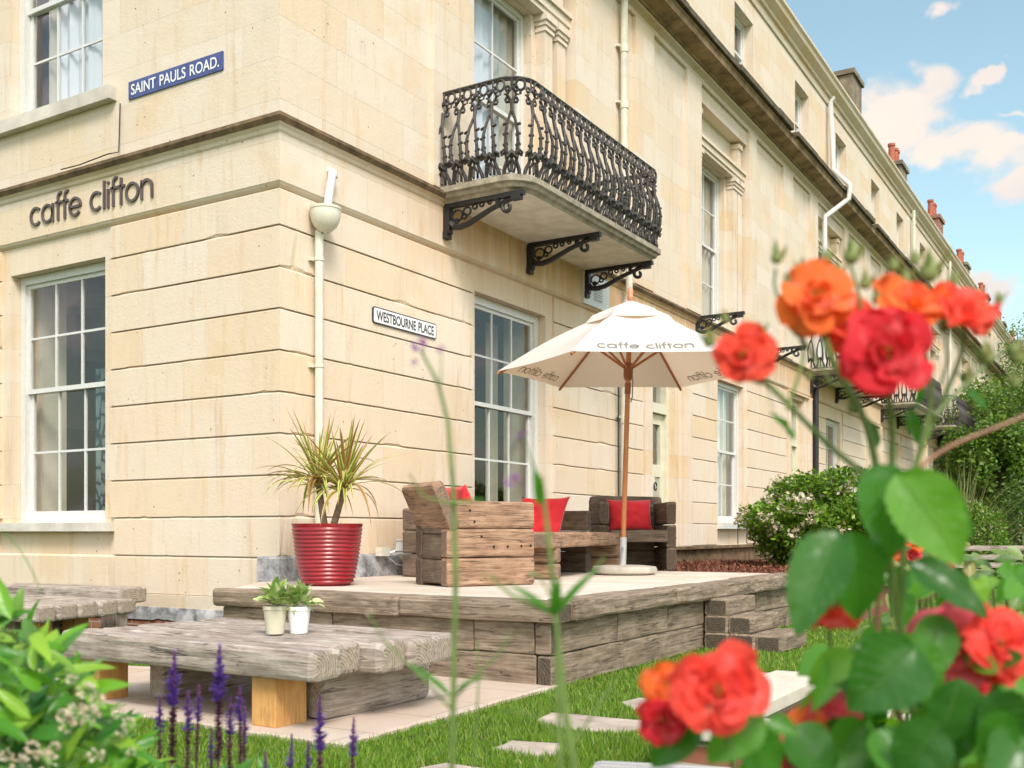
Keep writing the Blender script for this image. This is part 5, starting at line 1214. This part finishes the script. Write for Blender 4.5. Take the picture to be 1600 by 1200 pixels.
m.base(c, .6); m.bump(m.noise(m.scale(m.n('ShaderNodeUVMap').outputs[0], 30, 3, 1), 1.0, 4), .5, .004); m.p.inputs['Sheen Weight'].default_value = .2; tl = m.n('ShaderNodeBsdfTranslucent', {'Color': c}).outputs[0]; m.ln(m.n('ShaderNodeMixShader', {0: .45, 1: m.p.outputs[0], 2: tl}).outputs[0], m.out.inputs[0]); PET = m.mat
STAM = simple('stamens', (.62,.42,.08), .8, var=.4, sc_=90)
m = M('rose_leaf'); uvn = m.n('ShaderNodeSeparateXYZ', {0: m.n('ShaderNodeUVMap').outputs[0]}).outputs; g = m.n('ShaderNodeNewGeometry').outputs['Random Per Island']
c = m.ramp(g, [(0, (.03,.125,.018)), (.5, (.06,.21,.025)), (.85, (.11,.30,.03)), (1, (.24,.42,.06))])
vein = m.mapr(m.math('ABSOLUTE', m.math('SINE', m.math('ADD', m.math('MULTIPLY', uvn[1], 24), m.math('MULTIPLY', m.math('ABSOLUTE', m.math('SUBTRACT', uvn[0], .5)), -12)))), .14, .0)
mid_ = m.mapr(m.math('ABSOLUTE', m.math('SUBTRACT', uvn[0], .5)), .035, .0)
c = m.mix(m.math('MULTIPLY', m.math('MAXIMUM', vein, mid_), .3), c, (.20,.32,.10,1)); m.base(c, .30); m.bump(m.math('ADD', m.math('MULTIPLY', m.math('MAXIMUM', vein, mid_), -.5), m.math('MULTIPLY', m.noise(m.n('ShaderNodeTexCoord').outputs['Object'], 26, 2), 1.6)), .45, .006)
tl = m.n('ShaderNodeBsdfTranslucent', {'Color': m.mix(1.0, c, (1.6,1.9,.4,1), 'MULTIPLY')}).outputs[0]; m.ln(m.n('ShaderNodeMixShader', {0: .38, 1: m.p.outputs[0], 2: tl}).outputs[0], m.out.inputs[0]); RLF = m.mat
STEM = simple('green_stem', (.13,.20,.05), .5, var=.2, sc_=30); STEMR = simple('reddish_stem', (.28,.13,.07), .5, var=.2, sc_=30)
BUD = island_mat('bud_green', [(.14,.24,.06), (.25,.32,.10), (.30,.16,.06)], .5, .2)
def petal(b, axis, az_, R_, opening, rad, rnd_, n=6, ln=1.0):
    """petal rooted at origin; axis frame local z; opening angle from axis"""
    s, c = math.sin(opening), math.cos(opening); n0 = len(b.v); wv = rnd_.uniform(0, 6)
    for i in range(n+1):
        v_ = i/n; ww = (math.sin(math.pi*min(.93, .08+v_*.80))**.8)*rad*.74*ln
        bend = opening + .55*v_*v_*(1 if opening > .6 else -.4)
        rr_d = rad*ln*v_*math.sin((opening+bend)/2)+.02*rad; zz_ = rad*ln*v_*math.cos((opening+bend)/2)
        for j in range(7):
            u = j/6*2-1; ruf = .13*rad*v_*v_*math.sin(u*5+wv)+.05*rad*v_*math.sin(u*11+wv*2)
            cupz = (u*u)*.30*rad*v_*(1-.3*v_)
            notch = -.10*rad*(1-abs(u))**2*(v_**6)
            rr0 = rr_d+notch*s - cupz*c; z0 = zz_+notch*c + cupz*s + ruf
            x, y = rr0, u*ww
            b.v.append((x*math.cos(az_)-y*math.sin(az_), x*math.sin(az_)+y*math.cos(az_), z0))
    for i in range(n):
        for j in range(6): a = n0+i*7+j; b.face((a,a+1,a+8,a+7), [(j/6,i/n),((j+1)/6,i/n),((j+1)/6,(i+1)/n),(j/6,(i+1)/n)])
def rose(parent, pos, rad, face, col, seed, openf=1.0, rings=((3,.5,.34),(4,1.0,.6),(4,1.3,.98),(5,1.6,1.16))):
    r_ = random.Random(seed); b = MB()
    for (k, op, ln) in rings:
        a0 = r_.uniform(0, 6.28)
        for i in range(k): petal(b, None, a0+i*6.283/k+r_.uniform(-.3,.3), 0, (op+r_.uniform(-.22,.22))*openf, rad, r_, 8, ln*r_.uniform(.72,1.15))
    o = b.build('rose_bloom', PET, parent, True); o.location = pos; o.rotation_euler = Vector(face).to_track_quat('Z', 'Y').to_euler(); o.color = (*col, 1)
    s_b = MB()
    for i in range(26): a = r_.uniform(0,6.28); q_ = r_.uniform(0,.16)*rad; s_b.tube([(0,0,0),(q_*math.cos(a)*1.3, q_*math.sin(a)*1.3, rad*.22*r_.uniform(.7,1.1))], rad*.018, 4)
    s_b.build('stamens', STAM, o); return o
ORG = (.95,.20,.02); RDO = (.92,.08,.03); CRM_ = (.80,.008,.03); COR = (.95,.07,.045); PNK = (.90,.13,.20)
rb = thing('rose_bush', 'tall rose bush with coral, red and orange blooms filling the right foreground', 'rose bush', (at(1440,1200,.95).x, at(1440,1200,.95).y, 0)); RB0 = Vector(rb.location)
tocam = -CF
blooms = [(1276,462,.92,54,(-.1,.35),ORG,1), (1160,556,.90,50,(-.3,.2),RDO,1.05), (1382,548,.86,70,(.0,.05),CRM_,1), (1325,505,.93,48,(.1,.4),RDO,1), (1428,480,.90,52,(.1,.9),ORG,.75), (1505,492,.90,48,(.35,.7),RDO,.8),
          (1120,1078,.84,68,(-.05,.12),COR,1), (1043,1068,.90,36,(-.4,.3),ORG,1), (1035,1125,.88,40,(-.5,.0),CRM_,1), (1290,964,.98,56,(.0,1.2),RDO,.62), (1492,1015,.95,62,(-.4,.2),PNK,1), (1562,1005,.93,58,(.3,.3),COR,1.0), (1300,1120,.98,42,(-.2,.2),PNK,.9), (1262,1142,.98,34,(-.6,.5),ORG,.9), (1510,1075,1.0,36,(.2,.2),CRM_,.9), (1225,1180,.95,34,(.0,.2),PNK,.9), (1395,455,.94,30,(.1,.9),ORG,.8)]
for i, (px, py, D, rp, (fx, fz), col, op) in enumerate(blooms):
    rose(rb, at(px, py, D)-RB0, rp*D/F*.97, tocam+CR*fx+UP*fz, col, 400+i, op)
def curve_pts(pl, n=6):
    P_ = [at(*q)-RB0 for q in pl]; out = []
    for i in range(len(P_)-1):
        a, b_, c_, d_ = P_[max(0,i-1)], P_[i], P_[i+1], P_[min(len(P_)-1,i+2)]
        for k in range(n):
            t = k/n; out.append(.5*((2*b_)+(c_-a)*t+(2*a-5*b_+4*c_-d_)*t*t+(3*b_-a-3*c_+d_)*t*t*t))
    out.append(P_[-1]); return out
stems = [([(1445,1290,.97),(1430,1130,.96),(1400,940,.95),(1378,780,.93),(1352,660,.92),(1300,560,.92),(1276,480,.92)], 4.2, 0), ([(1385,820,.93),(1395,700,.92),(1386,600,.89),(1382,560,.88)], 3.2, 0), ([(1376,760,.93),(1300,700,.93),(1220,620,.92),(1165,570,.91)], 3.0, 0),
         ([(1405,960,.95),(1420,780,.93),(1455,620,.92),(1430,500,.91)], 3.2, 0), ([(1440,700,.93),(1500,560,.92),(1505,500,.91)], 2.6, 0), ([(1402,760,.94),(1480,700,.94),(1600,650,.94),(1680,600,.94)], 2.0, 1), ([(1330,1300,.98),(1310,1100,.98),(1294,985,.98)], 2.6, 0),
         ([(1160,1300,.88),(1140,1160,.86),(1122,1100,.85)], 2.8, 0), ([(1140,1170,.86),(1080,1150,.88),(1045,1085,.9)], 2.2, 0), ([(1480,1300,.98),(1500,1150,.96),(1495,1040,.95)], 3.0, 0), ([(1500,1150,.96),(1550,1080,.95),(1562,1020,.94)], 2.4, 0), ([(1440,1180,.97),(1380,1060,.96),(1372,930,.96),(1385,840,.94)], 3, 1),
         ([(1460,650,.92),(1540,570,.93),(1590,540,.93)], 2.2, 0), ([(1230,640,.92),(1255,560,.93),(1248,520,.93)], 1.8, 0), ([(1190,600,.92),(1130,570,.92),(1112,545,.92)], 1.6, 0), ([(1300,600,.92),(1218,470,.94),(1212,420,.94)], 1.6, 0), ([(1470,600,.92),(1480,560,.93),(1472,515,.93)], 1.6, 0), ([(1340,560,.92),(1345,480,.93),(1328,410,.93)], 1.8, 0), ([(1440,540,.92),(1452,470,.93),(1448,432,.93)], 2, 0)]
for pl, rp, red in stems:
    pts = curve_pts(pl); b = MB(); r0 = rp*1.45/F; b.tube(pts, [r0*(1.15-.35*i/len(pts)) for i in range(len(pts))], 7); b.build('stem', STEMR if red else STEM, rb, True)
def bud(parent, pos, s, d, seed, mat=BUD):
    b = MB(); r_ = random.Random(seed); d = Vector(d).normalized(); q = d.to_track_quat('Z', 'Y').to_matrix()
    prof = [(.001,0),(.30,.08),(.42,.3),(.36,.6),(.18,.9),(.03,1.1)]; b.lathe([(r__*s, z*s) for r__, z in prof], (0,0,0), 9)
    for i in range(5): a = i*1.257; leafpoly(b, (.25*s*math.cos(a), .25*s*math.sin(a), .15*s), (math.cos(a)*.35, math.sin(a)*.35, 1), (math.cos(a), math.sin(a), 0), s*r_.uniform(1.0,1.5), s*.35, .2, -.1, 4)
    b.v = [tuple(q @ Vector(v_)+Vector(pos)) for v_ in b.v]; b.build('rose_bud', mat, parent, True)
buds = [(1350,445,14),(1395,418,13),(1428,408,12),(1290,405,12),(1255,420,11),(1525,470,13),(1190,520,11),(1212,405,14),(1246,520,13),(1328,402,20),(1310,430,13),(1448,428,24),(1412,440,16),(1475,512,14),(1110,535,15),(1545,560,18),(1540,520,12),(1590,560,18),(1515,595,14),(1330,640,12),(1585,600,12),(1230,440,10),(1370,470,12),(1490,440,12),(1265,590,9),(1135,500,10),(1560,470,10)]
for i, (px, py, s) in enumerate(buds): bud(rb, at(px, py+s*.5, .93)-RB0, s*1.6*.93/F, UP+CR*random.uniform(-.3,.3), 500+i)
leaves = [(1372,725,1400,880,.90,95),(1400,740,1510,885,.88,110),(1310,830,1240,990,.90,95),(1330,830,1350,985,.90,90),(1440,770,1545,830,.92,60),(1420,880,1555,960,.94,62),(1430,1010,1330,1110,.90,125),(1390,1000,1480,1100,.92,90),(1470,960,1440,1080,.95,70),(1315,1020,1278,1110,.97,42),
          (1500,1060,1470,1170,.90,95),(1530,1090,1600,1190,.90,110),(1420,1120,1520,1200,.93,100),(1180,1100,1110,1200,.86,80),(1150,1140,1230,1210,.88,80),(1090,1120,1010,1200,.88,75),(1230,1140,1310,1220,.93,85),(1290,1150,1240,1230,.93,70),(1350,1130,1290,1210,.95,80),(1370,1140,1430,1230,.9,90),(1320,920,1360,960,.97,34),(1150,1080,1180,1125,.86,30),
          (1365,890,1300,960,.99,44),(1500,900,1470,980,.99,44),(1560,1050,1500,1020,.91,30),(1600,1030,1540,1035,.91,34),(1430,560,1450,640,.95,24),(1420,640,1440,700,.95,22),(1370,700,1355,640,.95,20),(1240,690,1215,640,.95,20),(1540,640,1510,600,.95,20),(1200,1125,1250,1145,.86,34),(1575,1110,1540,1200,.86,60),(1470,1130,1400,1220,.86,95),(1600,1150,1550,1240,.86,90)]
rl_ = random.Random(77)
for k in range(105):
    y = rl_.uniform(1010,1230); x = rl_.uniform(1300 if y < 1140 else 1190,1620); leaves.append((x, y, x+rl_.uniform(-80,80), y+rl_.uniform(20,90), rl_.uniform(.92,1.3), rl_.uniform(38,72)))
for k in range(30):
    x = rl_.uniform(1370,1620); y = rl_.uniform(880,1050); leaves.append((x, y, x+rl_.uniform(-60,60), y+rl_.uniform(10,60), rl_.uniform(1.1,1.4), rl_.uniform(25,45)))
b = MB()
for k, (xa, ya, xb, yb, D, wpx) in enumerate(leaves):
    a_ = at(xa, ya, D)-RB0; b_ = at(xb, yb, D*rl_.uniform(.96,1.03))-RB0; leafpoly(b, a_, b_-a_, tocam+UP*.5+CR*rl_.uniform(-.5,.5), (b_-a_).length, wpx*D/F, .42, rl_.uniform(.1,.6), 20, 0, .035, k, .045)
b.build('leaves', RLF, rb, True)
# second rose bush farther back (small orange blooms) 
rb2 = thing('rose_bush', 'smaller rose bush behind with tiny orange and pink blooms and yellowish stems', 'rose bush', (at(1440,1000,2.6).x, at(1440,1000,2.6).y, 0)); RB2 = Vector(rb2.location)
for i, (px, py, s, col) in enumerate([(1412,832,24,ORG),(1372,856,20,ORG),(1398,862,18,ORG),(1430,850,16,ORG),(1475,885,15,CRM_),(1385,880,14,RDO),(1428,870,13,PNK),(1460,862,11,PNK),(1490,870,11,CRM_),(1448,900,13,CRM_),(1440,835,12,ORG)]): rose(rb2, at(px, py, 2.4)-RB2, s*2.4/F, tocam+UP*.4+CR*rl_.uniform(-.5,.5), col, 600+i, 1, ((5,.5,.7),(6,1.1,1)))
b = MB()
for k in range(190):
    x = rl_.uniform(1360,1620); y = rl_.uniform(845,1120); a_ = at(x, y, rl_.uniform(2.2,2.9))-RB2; leafpoly(b, a_, CR*rl_.uniform(-1,1)+UP*rl_.uniform(-.7,.6)+CF*rl_.uniform(-.5,.5), tocam+UP, rl_.uniform(.04,.075), rl_.uniform(.022,.038), .3, .3, 4)
b.build('leaves', island_mat('young_rose_leaf', [(.06,.13,.03), (.12,.22,.05), (.22,.30,.07), (.30,.26,.08)], .4, .3), rb2, True)
b = MB()
for k in range(16): x = 1370+k*16; b.tube([at(x+rl_.uniform(-20,20), 1400, 2.5)-RB2, at(x, 1050, 2.5)-RB2, at(x+rl_.uniform(-30,30), rl_.uniform(840,930), 2.45)-RB2], .004, 5)
b.build('stem', STEM, rb2)
# salvia spikes
SALV = island_mat('salvia_flower', [(.12,.05,.32), (.26,.13,.54), (.17,.07,.40), (.38,.22,.62)], .6, .3); SALR = simple('salvia_calyx', (.15,.03,.09), .7, var=.3, sc_=60)
sv = thing('salvia_plant', 'clump of purple salvia spikes in front of the low table', 'flowering plant', (at(330,1200,1.9).x, at(330,1200,1.9).y, 0)); S0 = Vector(sv.location)
sp = [(250,1098,1.95,12),(273,1030,1.9,17),(294,1092,1.85,14),(311,1083,2.0,11),(343,1020,1.85,18),(360,1100,1.9,13),(375,1086,1.95,13),(383,1118,2.0,11),(415,1186,1.9,10),(456,1160,1.9,11),(500,1098,1.85,15),(553,1134,1.9,12),(482,1170,1.95,11),(330,1150,2.0,10)]
for k, (px, py, D, wp) in enumerate(sp):
    r_ = random.Random(800+k); tp = at(px, py-12, D)-S0; bt = at(px+r_.uniform(-18,4), 1420, D)-S0; bt.z = 0.0; b = MB(); dv = (bt-tp); L_ = .21 if wp > 14 else .15
    b.tube([bt, tp+dv*.4, tp], .0018, 5, 1)
    dn = dv.normalized(); nw = int(L_/.006)
    for i in range(nw):
        t = i/nw; c_ = tp+dn*(L_*t); rr4 = wp*D/F*1.0*min(1, .3+t*2.2); red = t > .5 and (i % 3)
        for j in range(5):
            a = r_.uniform(0, 6.28); d = Vector((math.cos(a), math.sin(a), .7+r_.uniform(-.3,.3))); leafpoly(b, c_, d, UP, rr4*r_.uniform(.7,1.2)*(.55 if t > .5 else 1), rr4*.8, .4, .2, 2, 1 if t > .5 else 0)
    b.build('flower_spike', [SALV, SALR], sv)
b = MB()
for k in range(50):
    x = rl_.uniform(230,430); a_ = at(x, rl_.uniform(1225,1290), rl_.uniform(1.8,2.1))-S0; leafpoly(b, a_, CR*rl_.uniform(-1,1)+UP*rl_.uniform(.2,1), UP+tocam, rl_.uniform(.05,.08), .025, .3, .5, 5, 0)
b.build('leaves', RLF, sv, True)
# verbena stems
VB = island_mat('verbena_flower', [(.36,.14,.52), (.50,.24,.60), (.62,.18,.40)], .6, .3)
def verbena(label, pls, heads, tufts, D0):
    t = thing('verbena_stem', label, 'flower stem', (at(pls[0][0][0], 1200, D0).x, at(pls[0][0][0], 1200, D0).y, 0), 0, 'tall thin flower stems in the foreground'); V0 = Vector(t.location)
    for pl, rp in pls_iter(pls):
        P_ = [at(px, py, D0)-V0 for px, py in pl]; b = MB(); out = []
        for i in range(len(P_)-1):
            for k in range(5): out.append(P_[i].lerp(P_[i+1], k/5))
        out.append(P_[-1]); b.tube(out, [rp*D0/F*(1.0-.55*i/len(out)) for i in range(len(out))], 7); b.build('stem', STEM, t, True)
    for k, (px, py, s, mt) in enumerate(heads):
        b = MB(); c_ = at(px, py, D0)-V0; r_ = random.Random(900+k)
        for i in range(46):
            d = Vector((r_.gauss(0,1), r_.gauss(0,1), r_.gauss(.4,1))).normalized(); leafpoly(b, c_+d*s*.5*D0/F, d, UP+CR, s*.6*D0/F, s*.5*D0/F, .3, .1, 2, 0)
        b.build('flower_head', mt, t)
    for (px, py, dx, dy, wpx) in tufts:
        b = MB(); a_ = at(px, py, D0)-V0; c_ = at(px+dx, py+dy, D0*.97)-V0; leafpoly(b, a_, c_-a_, tocam+UP, (c_-a_).length, wpx*D0/F, .3, .3, 6); b.build('leaf', RLF, t, True)
def pls_iter(p): 
    return [(q[0] if isinstance(q[0], list) else q, 0) for q in p] if False else [((x[:-1]) , x[-1]) for x in p]
verbena('tall thin green stem with a small purple head near the white street sign', [[(707,1420),(706,1200),(712,900),(708,760),(700,660),(685,600),(658,548),5.5], [(712,790),(660,775),(640,740),2.5], [(688,610),(690,550),1.5],[(708,1110),(660,1060),(600,1000),(575,960),2.5],[(710,1090),(780,1020),(800,985),2.5]], [(655,540,13,VB),(689,546,7,VB),(648,566,6,VB)], [(700,790,60,-20,8),(712,1080,40,-30,12),(706,1090,-60,-60,12)], .92)
verbena('pair of tall green stems with tufted pink heads in front of the coffee table', [[(905,1420),(897,1200),(880,1090),(868,960),(858,850),(845,745),7], [(880,1400),(876,1200),(872,1080),(868,960),5], [(868,960),(800,930),(770,905),4],[(868,960),(930,890),(945,870),3],[(845,760),(820,690),(815,670),2.2],[(868,955),(860,930),(845,905),2.5],[(900,1180),(840,1120),(780,1110),1.8],[(890,1170),(950,1080),(962,1055),2.5]], [(800,752,13,VB),(816,680,8,VB)], [(843,790,-3,-60,20),(862,960,-60,-55,16),(868,960,60,-80,16),(866,965,5,-60,18),(770,905,-14,-16,14),(848,905,-18,-14,18)], .86)
verbena('very thin pale stem standing left of the green pair, lower centre', [[(760,1420),(740,1200),(748,1060),(745,1000),2.2]], [(578,958,7,WFL)], [], 1.1)

# leafy shrub bottom left with cream flowers
ls = thing('leafy_shrub', 'leafy shrub with long green leaves and cream flower clusters at bottom left', 'shrub', (at(60,1200,1.5).x, at(60,1200,1.5).y, 0)); LS0 = Vector(ls.location)
SHL = island_mat('shrub_leaf', [(.03,.14,.02), (.07,.25,.015), (.15,.38,.02), (.28,.48,.04), (.04,.17,.05)], .32, .35)
b = MB(); rl2 = random.Random(55)
def tip(x): return 955+ (max(0, x-20)**1.25)*.34
for k in range(1050):
    x = rl2.uniform(-60, 235); y0 = tip(x); y = y0+rl2.random()**.8*(1330-y0)
    D = rl2.uniform(1.35,1.95); a_ = at(x, y, D)-LS0; d = CR*rl2.uniform(-.9,1.0)+UP*rl2.uniform(-.35,1.1)+CF*rl2.uniform(-.8,.5)
    leafpoly(b, a_, d, UP*.8+tocam*rl2.uniform(.2,1.2)+CR*rl2.uniform(-.4,.4), rl2.uniform(.035,.09), rl2.uniform(.012,.024), .35, rl2.uniform(.1,.8), 6, 0, .02, k)
b.build('leaves', SHL, ls, True)
b = MB()
for k in range(26):
    x = rl2.uniform(-40,200); b.tube([at(x+rl2.uniform(-20,20), 1500, 1.65)-LS0, at(x, tip(x)+110, 1.62)-LS0, at(x+rl2.uniform(-12,12), tip(x)+30, 1.6)-LS0], .003, 5)
b.build('stems', STEM, ls)
for k, (px, py, s) in enumerate([(112,1062,10),(135,1080,16),(152,1095,13),(120,1115,20),(140,1120,18),(105,1132,15),(98,1118,12),(185,1112,12),(200,1130,12),(190,1145,10),(70,1190,22),(30,1195,18),(50,1168,12),(85,1168,10),(150,1180,14),(205,1175,8),(10,1180,12)]):
    bb = MB(); c_ = at(px, py, 1.33)-LS0
    for i in range(30):
        d = Vector((rl2.gauss(0,1), rl2.gauss(0,1), rl2.gauss(.3,1))).normalized(); leafpoly(bb, c_+d*s*.5*1.33/F, d, UP+CR, s*.55*1.33/F, s*.5*1.33/F, .3, .1, 2)
    bb.build('flower_cluster', WFL, ls)
# arching grass blade left
b = MB(); g0 = at(70,1000,1.3); strap(b, at(66,930,1.3), UP*.9-CR*.35, .16, .003, 1.2, 0, 10); b.v = b.v; 
tag(b.build('arching_grass', RLF), 'single thin arching grass blade before the left wall', 'plant')
